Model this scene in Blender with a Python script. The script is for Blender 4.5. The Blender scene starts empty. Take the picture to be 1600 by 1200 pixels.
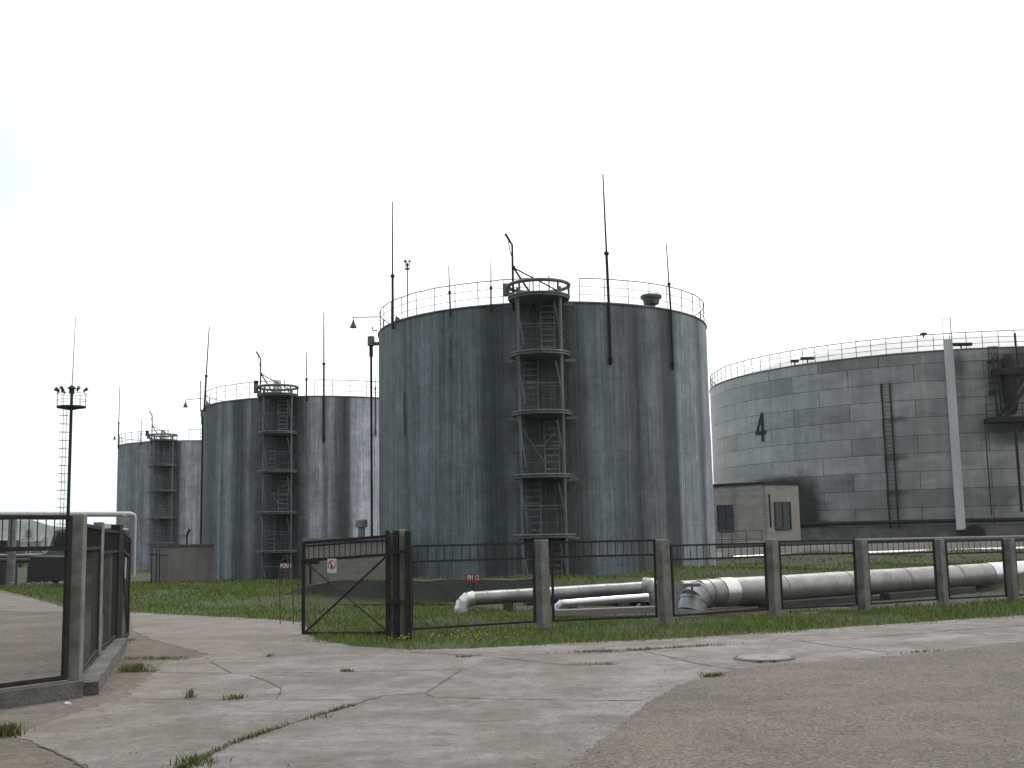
import bpy, math, random
import numpy as np
from mathutils import Vector, Matrix
random.seed(7); rng = np.random.default_rng(7)
PI = math.pi
scene = bpy.context.scene
COL = scene.collection

# ------------------------------------------------------------------ camera
F = 1800.0; PITCH = math.atan(237 / 1800); ROLL = .02; EYE = 1.75
_f = Vector((0, math.cos(PITCH), math.sin(PITCH))); _u = Vector((0, -math.sin(PITCH), math.cos(PITCH))); _r = Vector((1, 0, 0))
CX = _r * math.cos(ROLL) - _u * math.sin(ROLL); CU = _r * math.sin(ROLL) + _u * math.cos(ROLL); CF = _f
cam = bpy.data.cameras.new('camera'); cam.sensor_width = 36; cam.lens = F / 1600 * 36
cam.clip_start = .1; cam.clip_end = 20000
co = bpy.data.objects.new('camera', cam); COL.objects.link(co)
mw = Matrix((CX, CU, -CF)).transposed().to_4x4(); mw.translation = Vector((0, 0, EYE)); co.matrix_world = mw
scene.camera = co

def ray(px, py): return CF * F + CX * (px - 800) - CU * (py - 600)
def gp(px, py, z=0.):                       # point of the plane z seen at a pixel of the photo
    d = ray(px, py); k = (z - EYE) / d.z; return Vector((d.x * k, d.y * k, z))
def at(px, py, Y):                          # point at depth Y seen at a pixel of the photo
    d = ray(px, py); k = Y / d.y; return Vector((d.x * k, Y, EYE + d.z * k))
def hit(px, py, cx, cy, R):                 # (theta, z) where the ray meets a tank's shell
    d = ray(px, py); a = d.x**2 + d.y**2; b = d.x * cx + d.y * cy; c = cx * cx + cy * cy - R * R
    D = max(b * b - a * c, 0); k = (b - math.sqrt(D)) / a
    return math.atan2(d.x * k - cx, -(d.y * k - cy)), EYE + d.z * k
def cyl(cx, cy, R, th, z): return Vector((cx + R * math.sin(th), cy - R * math.cos(th), z))

# ------------------------------------------------------------------ mesh helpers
ORG = {}
class MB:
    def __init__(s): s.v = []; s.f = []; s.m = []; s.uv = None
    def add(s, vs, fs, mi=0):
        o = len(s.v); s.v += [tuple(p) for p in vs]; s.f += [tuple(o + i for i in f) for f in fs]; s.m += [mi] * len(fs)
    def box(s, a, b, mi=0):
        x0, y0, z0 = a; x1, y1, z1 = b
        s.add([(x0,y0,z0),(x1,y0,z0),(x1,y1,z0),(x0,y1,z0),(x0,y0,z1),(x1,y0,z1),(x1,y1,z1),(x0,y1,z1)],
              [(0,3,2,1),(4,5,6,7),(0,1,5,4),(1,2,6,5),(2,3,7,6),(3,0,4,7)], mi)
    def beam(s, a, b, w, h=None, up=(0,0,1), mi=0):       # rectangular bar from a to b
        a = Vector(a); b = Vector(b); h = w if h is None else h
        d = (b - a).normalized(); u = Vector(up)
        if abs(d.dot(u)) > .98: u = Vector((0, 1, 0)) if abs(d.y) < .9 else Vector((1, 0, 0))
        x = d.cross(u).normalized() * w / 2; y = x.cross(d).normalized() * h / 2
        vs = [a-x-y, a+x-y, a+x+y, a-x+y, b-x-y, b+x-y, b+x+y, b-x+y]
        s.add(vs, [(0,1,2,3),(7,6,5,4),(0,4,5,1),(1,5,6,2),(2,6,7,3),(3,7,4,0)], mi)
    def tube(s, pts, r, n=8, closed=False, mi=0, caps=True):
        P = [Vector(p) for p in pts]; N = len(P); rr = r if isinstance(r, (list, tuple)) else [r] * N
        rings = []; prev = None
        for i, p in enumerate(P):
            if closed: t = P[(i+1) % N] - P[i-1]
            else: t = P[min(i+1, N-1)] - P[max(i-1, 0)]
            t.normalize()
            if prev is None:
                u = Vector((0,0,1)) if abs(t.z) < .9 else Vector((1,0,0)); x = t.cross(u).normalized()
            else:
                x = prev - t * prev.dot(t); x.normalize()
            prev = x; y = t.cross(x)
            rings.append([p + (x * math.cos(2*PI*k/n) + y * math.sin(2*PI*k/n)) * rr[i] for k in range(n)])
        vs = [q for g in rings for q in g]; fs = []
        for i in range(N if closed else N - 1):
            j = (i + 1) % N
            for k in range(n): fs.append((i*n+k, i*n+(k+1) % n, j*n+(k+1) % n, j*n+k))
        if not closed and caps: fs += [tuple(range(n))[::-1], tuple((N-1)*n + k for k in range(n))]
        s.add(vs, fs, mi)
    def lathe(s, c, prof, n=24, mi=0):                     # prof = [(r, z)...] about the vertical through c
        c = Vector(c); vs = []; fs = []
        for r, z in prof:
            for k in range(n): vs.append(c + Vector((r * math.cos(2*PI*k/n), r * math.sin(2*PI*k/n), z)))
        for i in range(len(prof) - 1):
            for k in range(n): fs.append((i*n+k, i*n+(k+1) % n, (i+1)*n+(k+1) % n, (i+1)*n+k))
        fs += [tuple(range(n))[::-1], tuple((len(prof)-1)*n + k for k in range(n))]
        s.add(vs, fs, mi)
    def prism(s, poly, ext, mi=0):                         # polygon (3d points) pushed along ext
        n = len(poly); P = [Vector(p) for p in poly]; e = Vector(ext)
        s.add(P + [p + e for p in P], [tuple(range(n))[::-1], tuple(range(n, 2*n))] +
              [(i, (i+1) % n, n + (i+1) % n, n + i) for i in range(n)], mi)
    def build(s, name, mats, parent=None, smooth=False, bevel=0):
        if not isinstance(mats, (list, tuple)): mats = [mats]
        me = bpy.data.meshes.new(name)
        o0 = ORG.get(parent.name, Vector()) if parent else Vector()
        me.from_pydata([(x - o0.x, y - o0.y, z - o0.z) for x, y, z in s.v], [], s.f)
        for m in mats: me.materials.append(m)
        if len(mats) > 1: me.polygons.foreach_set('material_index', s.m)
        if s.uv:
            l = me.uv_layers.new(name='UVMap'); flat = []
            for p in me.polygons:
                for vi in p.vertices: flat += s.uv[vi]
            l.data.foreach_set('uv', flat)
        if smooth: me.polygons.foreach_set('use_smooth', [True] * len(me.polygons)); 
        me.update()
        ob = bpy.data.objects.new(name, me); COL.objects.link(ob)
        if smooth:
            try: me.set_sharp_from_angle(angle=math.radians(40))
            except Exception: pass
        if bevel:
            bv = ob.modifiers.new('bevel', 'BEVEL'); bv.width = bevel; bv.segments = 2; bv.limit_method = 'ANGLE'
        if parent: ob.parent = parent; ORG[ob.name] = o0
        else: ORG[ob.name] = Vector()
        return ob
def tag(o, label=None, cat=None, group=None, kind=None):
    if label: o['label'] = label
    if cat: o['category'] = cat; o['kind'] = 'thing'
    if group: o['group'] = group
    if kind: o['kind'] = kind
    return o
def thing(name, label, cat, loc=(0,0,0), group=None):
    o = bpy.data.objects.new(name, None); o.empty_display_size = .3; COL.objects.link(o); o.location = loc
    ORG[o.name] = Vector(loc); return tag(o, label, cat, group)
def copy_tree(o, parent=None):
    c = o.copy(); COL.objects.link(c)
    if parent: c.parent = parent
    for ch in list(o.children): copy_tree(ch, c)
    return c

# ------------------------------------------------------------------ material helpers
class Sh:
    def __init__(s, name):
        s.m = bpy.data.materials.new(name); s.m.use_nodes = True; s.t = s.m.node_tree; s.b = s.t.nodes['Principled BSDF']
        s.tc = s.t.nodes.new('ShaderNodeTexCoord')
    def n(s, typ, props=None, out=0, **inp):
        nd = s.t.nodes.new('ShaderNode' + typ)
        for k, v in (props or {}).items(): setattr(nd, k, v)
        for k, v in inp.items():
            k = k.replace('_', ' ')
            sk = nd.inputs[int(k[1:])] if k[0] == 'i' and k[1:].isdigit() else nd.inputs[k]
            if isinstance(v, bpy.types.NodeSocket): s.t.links.new(v, sk)
            else: sk.default_value = v
        return nd.outputs[out]
    def noise(s, vec, scale, detail=4, rough=.55, dist=0.):
        return s.n('TexNoise', Vector=vec, Scale=scale, Detail=detail, Roughness=rough, Distortion=dist)
    def math(s, op, a, b=0., c=0.): return s.n('Math', {'operation': op}, i0=a, i1=b, i2=c)
    def rng(s, v, a, b, c, d): return s.n('MapRange', i0=v, i1=a, i2=b, i3=c, i4=d)
    def ramp(s, fac, stops):
        nd = s.t.nodes.new('ShaderNodeValToRGB'); e = nd.color_ramp.elements
        while len(e) < len(stops): e.new(.5)
        for el, (p, c) in zip(e, stops):
            el.position = p; el.color = (c, c, c, 1) if isinstance(c, (int, float)) else (*c, 1)
        s.t.links.new(fac, nd.inputs[0]); return nd.outputs[0]
    def mix(s, fac, a, b, mode='MIX'):
        nd = s.t.nodes.new('ShaderNodeMix'); nd.data_type = 'RGBA'; nd.blend_type = mode
        for k, v in ((0, fac), (6, a), (7, b)):
            if isinstance(v, bpy.types.NodeSocket): s.t.links.new(v, nd.inputs[k])
            elif k == 0: nd.inputs[k].default_value = v
            else: nd.inputs[k].default_value = (v, v, v, 1) if isinstance(v, (int, float)) else (*v, 1)
        return nd.outputs[2]
    def mapping(s, vec, scale=(1,1,1), loc=(0,0,0)): return s.n('Mapping', Vector=vec, Scale=scale, Location=loc)
    def done(s, col, rough=.8, metal=0., bump=None, bs=.3, bd=.02, spec=None):
        for k, v in (('Base Color', col), ('Roughness', rough), ('Metallic', metal)):
            if isinstance(v, bpy.types.NodeSocket): s.t.links.new(v, s.b.inputs[k])
            else: s.b.inputs[k].default_value = (*v, 1) if isinstance(v, tuple) else v
        if spec is not None: s.b.inputs['Specular IOR Level'].default_value = spec
        if bump is not None:
            nd = s.t.nodes.new('ShaderNodeBump'); nd.inputs['Strength'].default_value = bs; nd.inputs['Distance'].default_value = bd
            s.t.links.new(bump, nd.inputs['Height']); s.t.links.new(nd.outputs[0], s.b.inputs['Normal'])
        return s.m

def worn(name, c1, c2, scale=3., rough=.7, metal=0., bs=.3, bd=.01, fine=40., spec=None, streak=False):
    s = Sh(name); P = s.tc.outputs['Object']
    v = s.mapping(P, (1,1,.18)) if streak else P
    a = s.rng(s.noise(v, scale, 6, .65), .35, .65, 0, 1); f = s.noise(P, fine, 3)
    c = s.mix(a, c1, c2); c = s.mix(.35, c, s.mix(f, .25, 1.), 'MULTIPLY')
    return s.done(c, rough, metal, f, bs, bd, spec)

M = {}
M['steel_dark'] = worn('dark_painted_steel', (.017,.018,.019), (.036,.033,.03), 5, .7, spec=.2)
M['steel_rail'] = worn('railing_steel', (.05,.056,.058), (.09,.09,.088), 4, .6)
M['steel_grey'] = worn('weathered_grey_steel', (.19,.215,.22), (.09,.1,.103), 3, .55, .2, streak=True)
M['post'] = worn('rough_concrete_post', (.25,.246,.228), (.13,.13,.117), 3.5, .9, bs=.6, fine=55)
M['plinth'] = worn('old_kerb_concrete', (.15,.147,.135), (.06,.062,.053), 2.2, .92, bs=.7, bd=.03, fine=25)
M['bund'] = worn('dark_stained_concrete', (.075,.078,.07), (.045,.05,.04), 1.3, .92, bs=.7, bd=.04, fine=14)
M['block'] = worn('grey_cast_concrete', (.27,.255,.23), (.14,.137,.125), 1.0, .9, bs=.4, streak=True)
M['wire'] = worn('old_galvanised_wire', (.04,.041,.04), (.025,.024,.023), 9, .8, spec=.1)
M['lag_dull'] = worn('dull_pipe_cladding', (.43,.417,.4), (.27,.26,.25), 2.2, .48, .75, bs=.35, bd=.02, fine=9)
M['lag_grey'] = worn('grey_pipe_cladding', (.36,.36,.365), (.21,.21,.212), 2.0, .45, .7, bs=.3, bd=.02, fine=8)
M['lag_new'] = worn('bright_grey_cladding', (.42,.42,.43), (.26,.26,.27), 3, .42, .6, bs=.25, bd=.02, fine=7)
M['lag_shiny'] = worn('new_aluminium_cladding', (.8,.8,.82), (.68,.68,.7), 3, .32, .85, bs=.15, bd=.01, fine=6)
M['pipe_dark'] = worn('dark_pipe_paint', (.03,.03,.03), (.055,.05,.045), 3, .6)
M['white_pipe'] = worn('white_painted_pipe', (.75,.74,.74), (.6,.59,.58), 3, .5)
M['black'] = worn('matt_black_tarpaulin', (.012,.012,.013), (.02,.019,.018), 3, .75, bs=.5, bd=.05, fine=5)
M['red'] = worn('faded_red_paint', (.26,.03,.04), (.17,.028,.032), 8, .6)
M['red_dark'] = worn('dull_dark_red_paint', (.12,.03,.035), (.07,.03,.03), 8, .7)
M['white'] = worn('white_sign_paint', (.72,.72,.7), (.6,.6,.57), 8, .6)
M['sign_red'] = worn('sign_red_paint', (.45,.12,.08), (.36,.1,.07), 8, .6)
M['glass'] = worn('dark_window_glass', (.02,.024,.026), (.03,.034,.036), 2, .15)
M['duct'] = worn('pale_grey_duct_paint', (.62,.63,.66), (.46,.47,.49), 1.2, .6, streak=True)
M['roof_white'] = worn('pale_tank_roof', (.62,.62,.63), (.42,.42,.42), .5, .6)
M['roof_grey'] = worn('grey_tank_roof', (.25,.26,.27), (.15,.16,.16), .5, .7)
M['van'] = worn('faded_blue_grey_van_paint', (.13,.15,.17), (.1,.115,.13), 2, .45)
M['van_dark'] = worn('dark_van_trim', (.025,.026,.028), (.04,.04,.04), 2, .6)
M['rubber'] = worn('old_rubber', (.02,.02,.02), (.03,.03,.03), 6, .9)
M['lamp'] = worn('lamp_housing', (.04,.04,.042), (.07,.07,.07), 6, .5)
M['bush'] = worn('bush_leaves', (.045,.08,.02), (.08,.12,.03), 3, .8)
M['joint'] = worn('dirt_filled_joint', (.06,.054,.042), (.11,.096,.08), 6, .95)

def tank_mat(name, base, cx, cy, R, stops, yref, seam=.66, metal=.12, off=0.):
    """Weathered vertical run marks plus painted light and shade round the shell, broken up by streaky noise."""
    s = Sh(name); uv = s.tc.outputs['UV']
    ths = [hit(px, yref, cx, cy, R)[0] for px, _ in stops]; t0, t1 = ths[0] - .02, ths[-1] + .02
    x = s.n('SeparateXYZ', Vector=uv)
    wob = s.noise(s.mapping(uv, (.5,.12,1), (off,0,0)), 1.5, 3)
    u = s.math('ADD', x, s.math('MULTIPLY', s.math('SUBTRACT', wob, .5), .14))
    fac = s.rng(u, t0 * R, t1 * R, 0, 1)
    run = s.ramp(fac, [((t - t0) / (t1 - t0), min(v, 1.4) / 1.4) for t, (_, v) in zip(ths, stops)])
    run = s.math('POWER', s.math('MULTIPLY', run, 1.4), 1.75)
    st = s.noise(s.mapping(uv, (2.2,.06,1), (off+3,0,0)), 1.6, 6, .65)
    st2 = s.noise(s.mapping(uv, (7.,.12,1), (off+9,2,0)), 1.5, 4, .6)
    bl = s.noise(s.mapping(uv, (.5,.4,1), (off,7,0)), 1.2, 5, .6)
    fine = s.noise(uv, 14, 4, .6)
    tone = s.math('MULTIPLY', run, s.rng(st, .3, .7, .66, 1.24))
    tone = s.math('MULTIPLY', tone, s.rng(st2, .36, .64, .72, 1.2))
    st3 = s.noise(s.mapping(uv, (19.,.35,1), (off+4,1,0)), 1.5, 5, .65); mot = s.noise(s.mapping(uv, (1,.7,1), (off,3,0)), 2.3, 7, .72, .6)
    tone = s.math('MULTIPLY', tone, s.math('MULTIPLY', s.rng(st3, .36, .64, .9, 1.09), s.rng(mot, .38, .62, .82, 1.14)))
    tone = s.math('MULTIPLY', tone, s.rng(bl, .3, .7, .74, 1.2))
    tone = s.math('MULTIPLY', tone, s.rng(fine, .3, .7, .86, 1.12))
    br = s.n('TexBrick', {'offset': .37}, out=1, Vector=s.mapping(uv, (1,1,1), (off,.35,0)), Scale=1., Mortar_Size=.011, Mortar_Smooth=.5, Brick_Width=5.9, Row_Height=1.49)
    tone = s.math('MULTIPLY', tone, s.rng(br, 0, 1, 1, seam))
    c = s.mix(s.rng(bl, .4, .7, 0, .7), base, (base[0]*1.05, base[1]*.98, base[2]*.97))
    c = s.mix(s.rng(run, .5, .9, .6, 0), c, (base[0]*.98, base[1]*1.02, base[2]*.92))
    vz = s.n('SeparateXYZ', out=1, Vector=uv)
    drip = s.noise(s.mapping(uv, (3.2,.05,1), (off+1,5,0)), 1.3, 5, .7)
    tone = s.math('MULTIPLY', tone, s.rng(s.math('MULTIPLY', s.rng(drip, .52, .66, 0, 1), s.rng(vz, 11.9 if off else 11., 7., 1, 0)), 0, 1, 1, .55))
    c = s.mix(s.math('MULTIPLY', s.rng(drip, .56, .7, 0, .55), s.rng(run, .9, .5, 0, 1)), c, (.11,.085,.06))
    c = s.mix(1., c, tone, 'MULTIPLY')
    h = s.math('ADD', s.noise(s.mapping(uv, (.8,.5,1)), 1., 2), s.math('MULTIPLY', br, .12))
    return s.done(c, .62, metal, h, .25, .06)

# ------------------------------------------------------------------ light
SUN_EL, SUN_AZ = math.radians(54), math.radians(26)
sdir = Vector((math.sin(SUN_AZ) * math.cos(SUN_EL), math.cos(SUN_AZ) * math.cos(SUN_EL), math.sin(SUN_EL)))
w = bpy.data.worlds.new('World'); scene.world = w; w.use_nodes = True
nt = w.node_tree; bg = nt.nodes['Background']
def wn(t): return nt.nodes.new('ShaderNode' + t)
sky = wn('TexSky'); sky.sky_type = 'NISHITA'; sky.sun_disc = False; sky.sun_elevation = SUN_EL; sky.sun_rotation = SUN_AZ
tc = wn('TexCoord'); dot = wn('VectorMath'); dot.operation = 'DOT_PRODUCT'; dot.inputs[1].default_value = sdir
nt.links.new(tc.outputs['Generated'], dot.inputs[0])
hf = wn('MapRange'); hf.inputs[1].default_value = -1; hf.inputs[2].default_value = 1; nt.links.new(dot.outputs['Value'], hf.inputs[0])
rp_ = wn('ValToRGB'); rp_.color_ramp.interpolation = 'EASE'; el_ = rp_.color_ramp.elements; el_.new(.5); el_.new(.5); el_.new(.5)
for e_, (p_, v_) in zip(el_, ((0, .2), (.34, .27), (.57, .68), (.76, .84), (1, 1))): e_.position = p_; e_.color = (v_, v_, v_, 1)
nt.links.new(hf.outputs[0], rp_.inputs[0])
br = wn('Math'); br.operation = 'MULTIPLY'; br.inputs[1].default_value = 16.; nt.links.new(rp_.outputs[0], br.inputs[0])
nz = wn('TexNoise'); nz.inputs['Scale'].default_value = 2.2; nz.inputs['Detail'].default_value = 5
mp = wn('Mapping'); mp.inputs['Scale'].default_value = (1, 1, 2.2); mp.inputs['Location'].default_value = (.35, .2, .1)
nt.links.new(tc.outputs['Generated'], mp.inputs[0]); nt.links.new(mp.outputs[0], nz.inputs['Vector'])
sx = wn('SeparateXYZ'); nt.links.new(tc.outputs['Generated'], sx.inputs[0])
thin = wn('MapRange'); thin.inputs[1].default_value = -.24; thin.inputs[2].default_value = -.42; thin.inputs[3].default_value = 0; thin.inputs[4].default_value = .8
nt.links.new(sx.outputs[0], thin.inputs[0])
nr = wn('MapRange'); nr.inputs[1].default_value = .35; nr.inputs[2].default_value = .65; nr.inputs[3].default_value = .25; nr.inputs[4].default_value = 1.
nt.links.new(nz.outputs[0], nr.inputs[0])
mu = wn('Math'); mu.operation = 'MULTIPLY'; nt.links.new(thin.outputs[0], mu.inputs[0]); nt.links.new(nr.outputs[0], mu.inputs[1])
cl = wn('Mix'); cl.data_type = 'RGBA'
cc = wn('CombineColor')
for k, g in enumerate((.995, 1., 1.)):
    m_ = wn('Math'); m_.operation = 'MULTIPLY'; m_.inputs[1].default_value = g; nt.links.new(br.outputs[0], m_.inputs[0]); nt.links.new(m_.outputs[0], cc.inputs[k])
nt.links.new(mu.outputs[0], cl.inputs[0]); tint = wn('Mix'); tint.data_type = 'RGBA'; tint.blend_type = 'MULTIPLY'; tint.inputs[0].default_value = 1.; tint.inputs[7].default_value = (.60, .86, .9, 1)
nt.links.new(cc.outputs[0], tint.inputs[6]); th_ = wn('Mix'); th_.data_type = 'RGBA'; th_.inputs[0].default_value = .2
nt.links.new(tint.outputs[2], th_.inputs[6]); nt.links.new(sky.outputs[0], th_.inputs[7])
nt.links.new(cc.outputs[0], cl.inputs[6]); nt.links.new(th_.outputs[2], cl.inputs[7])
nt.links.new(cl.outputs[2], bg.inputs[0]); bg.inputs[1].default_value = .1
sl = bpy.data.lights.new('sun', 'SUN'); sl.energy = 1.5; sl.angle = math.radians(14); sl.color = (1, .96, .9)
so = bpy.data.objects.new('sun', sl); COL.objects.link(so); so.location = (40, 20, 60)
so.rotation_euler = sdir.to_track_quat('Z', 'Y').to_euler()
vs_ = scene.view_settings; vs_.view_transform = 'Standard'; vs_.look = 'None'; vs_.gamma = 1; vs_.exposure = 0

# ------------------------------------------------------------------ terrain
def sm(a, b, x):
    t = min(max((x - a) / (b - a), 0), 1); return t * t * (3 - 2 * t)
def tz(x, y):
    z = -.75 * sm(42, 80, y) * sm(3, -7, x)                                    # falls away towards the far left tanks
    if y < 200:
        z += .6 * sm(31.4, 33.0, y) * sm(41, 36.5, y) * sm(-9, -4, x) * (.72 + .28 * sm(2, 6, x))   # bund round the first tank
        z += .45 * sm(50, 58, y) * sm(67, 61, y) * sm(9, 13, x) * (1 + .25 * math.sin(x * .9))   # bund round tank 4
        z += .05 * math.sin(x * 1.3 + y * .7) * sm(28, 34, y)
    return z
xs = sorted(set([-4000,-2500,-1500,-900,-500,-300,-200,-140,-100,-80,-65,-55] + list(np.arange(-48, 61, 1.0)) + [66,75,90,110,140,200,300,500,900,1500,2500,4000]))
ys = [-400,-200,-100,-60,-30,-10,0,10,20,26] + list(np.arange(28, 82, .7)) + [85,90,95,100,110,120,135,150,175,200,260,350,500,700,1000,1500,2500,4000,6000]
g = MB(); g.add([(x, y, tz(x, y)) for y in ys for x in xs], [(j*len(xs)+i, j*len(xs)+i+1, (j+1)*len(xs)+i+1, (j+1)*len(xs)+i) for j in range(len(ys)-1) for i in range(len(xs)-1)])
s = Sh('grassy_soil'); P = s.tc.outputs['Object']
c = s.mix(s.rng(s.noise(P, .35, 5), .35, .65, 0, 1), (.034,.045,.013), (.05,.062,.02))
c = s.mix(s.rng(s.noise(P, .8, 6, .7), .56, .7, 0, .75), c, (.06,.05,.035)); c = s.mix(.5, c, s.mix(s.noise(P, 18, 4), .3, 1.), 'MULTIPLY')
M['soil'] = s.done(c, .95, 0, s.noise(P, 9, 5), .6, .08)
tag(g.build('ground', M['soil'], smooth=True), kind='structure')

def jag(pts, step=.35, amp=.05, closed=True):
    out = []; n = len(pts)
    for i in range(n if closed else n - 1):
        a, b = Vector(pts[i]), Vector(pts[(i+1) % n]); L = (b - a).length; k = max(1, min(int(L / step), 80))
        d = (b - a).normalized() if L else Vector((1,0,0)); nn = Vector((-d.y, d.x, 0))
        for j in range(k):
            p = a.lerp(b, j / k)
            out.append(p + nn * random.uniform(-amp, amp) * (1 if 0 < j else .4))
    if not closed: out.append(Vector(pts[-1]))
    return out
def sheet(name, pts, z, mats, extra=None):
    m = MB(); m.add([(p.x, p.y, z) for p in pts], [tuple(range(len(pts)))])
    if extra: extra(m)
    o = m.build(name, mats); me = o.data
    if sum(p.normal.z for p in me.polygons) < 0: me.flip_normals()
    return tag(o, kind='structure')

# road slabs
s = Sh('old_concrete_slabs'); P = s.tc.outputs['Object']
big = s.noise(P, .28, 4, .6, .6); mid = s.noise(s.mapping(P, (1,1.1,1)), .95, 8, .7, .5); fine = s.noise(P, 26, 5, .7); tiny = s.noise(P, 90, 2, .6)
c = s.mix(s.rng(big, .43, .57, 0, 1), (.235,.207,.196), (.158,.137,.124))
c = s.mix(s.rng(mid, .47, .62, 0, .8), c, (.13,.117,.102)); c = s.mix(s.rng(mid, .48, .36, 0, .7), c, (.262,.243,.238))
c = s.mix(s.rng(s.noise(s.mapping(P, (.7,1.3,1), (4,1,0)), 1.3, 6, .75), .57, .7, 0, .55), c, (.12,.11,.098))
c = s.mix(.6, c, s.mix(s.rng(fine, .3, .7, 0, 1), .4, 1.2), 'MULTIPLY'); c = s.mix(.35, c, s.mix(s.rng(tiny, .3, .7, 0, 1), .4, 1.1), 'MULTIPLY')
spk = s.n('TexVoronoi', out=0, Vector=P, Scale=7.); c = s.mix(s.rng(spk, .11, .05, 0, .75), c, (.085,.08,.068)); spk2 = s.n('TexVoronoi', out=0, Vector=P, Scale=2.3); c = s.mix(s.rng(s.math('ADD', spk2, s.math('MULTIPLY', fine, .06)), .085, .055, 0, .8), c, (.07,.064,.055)); scr = s.noise(s.mapping(P, (.55,7.,1), (2,9,0)), 1.5, 4, .6); c = s.mix(s.math('MULTIPLY', s.rng(scr, .66, .72, 0, .6), s.rng(big, .5, .55, 0, 1)), c, (.1,.09,.078))
wx = s.n('SeparateXYZ', Vector=P); wy = s.n('SeparateXYZ', out=1, Vector=P)
inside = s.math('MULTIPLY', s.rng(wy, 17.5, 20.5, 0, 1), s.rng(wx, -1.5, -3.5, 0, 1))
dn = s.noise(s.mapping(P, (.5,1.1,1), (8,3,0)), .7, 6, .7)
c = s.mix(s.math('MULTIPLY', s.rng(dn, .36, .58, 0, 1), s.math('MAXIMUM', s.rng(s.math('ADD', wx, s.math('MULTIPLY', s.math('SUBTRACT', dn, .5), 7.)), -2.6, -4.6, 0, .9), s.math('ADD', s.math('MULTIPLY', inside, .8), .15))), c, (.16,.13,.104))
c = s.mix(s.math('MULTIPLY', s.rng(s.noise(P, 4, 5, .75), .55, .7, 0, 1), .35), c, (.15,.13,.11))
pal = s.noise(P, 5.5, 7, .74, .4); c = s.mix(.75, c, s.mix(s.rng(pal, .36, .64, 0, 1), .68, 1.2), 'MULTIPLY')
h = s.math('ADD', s.math('ADD', s.math('MULTIPLY', fine, .5), pal), s.math('MULTIPLY', mid, 1.2))
M['slab'] = s.done(c, s.rng(mid, .3, .7, .62, .9), 0, h, .8, .03)
# coarse asphalt
s = Sh('worn_coarse_asphalt'); P = s.tc.outputs['Object']
vo = s.n('TexVoronoi', out=1, Vector=P, Scale=48.); vd = s.n('TexVoronoi', out=0, Vector=P, Scale=48.)
big = s.noise(P, .45, 5, .65, .4); mid = s.noise(s.mapping(P, (.9,1.2,1)), 1.4, 8, .75)
c = s.mix(s.rng(big, .36, .64, 0, 1), (.138,.114,.094), (.093,.078,.066)); c = s.mix(s.rng(mid, .48, .66, 0, .7), c, (.07,.063,.055))
vg = s.n('SeparateXYZ', Vector=vo); c = s.mix(.75, c, s.mix(vg, .35, 1.75), 'MULTIPLY'); c = s.mix(.6, c, s.mix(s.rng(s.noise(P, 13, 5, .75), .35, .65, 0, 1), .55, 1.3), 'MULTIPLY')
c = s.mix(s.rng(s.noise(s.mapping(P, (.8,1.1,1), (3,3,0)), .9, 6, .75), .52, .66, 0, .65), c, (.15,.127,.102)); c = s.mix(s.rng(s.noise(P, 30, 4, .7), .62, .72, 0, .8), c, (.24,.215,.185)); c = s.mix(s.rng(s.noise(P, 20, 4, .7), .6, .7, 0, .6), c, (.07,.062,.052))
M['asphalt'] = s.done(c, .9, 0, s.math('ADD', vd, s.noise(P, 12, 4)), .7, .015)
# bare dirt
s = Sh('bare_gravelly_dirt'); P = s.tc.outputs['Object']
c = s.mix(s.rng(s.noise(P, .7, 6, .65), .35, .65, 0, 1), (.16,.133,.104), (.105,.09,.072)); c = s.mix(s.rng(s.noise(P, .5, 5, .6, .5), .52, .68, 0, .8), c, (.18,.165,.15))
c = s.mix(.7, c, s.mix(s.rng(s.noise(P, 9, 7, .78), .35, .65, 0, 1), .4, 1.35), 'MULTIPLY')
c = s.mix(s.rng(s.noise(P, 1.6, 6, .7), .6, .7, 0, .6), c, (.08,.085,.045))
M['dirt'] = s.done(c, .95, 0, s.noise(P, 22, 5, .7), .8, .03)

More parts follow.
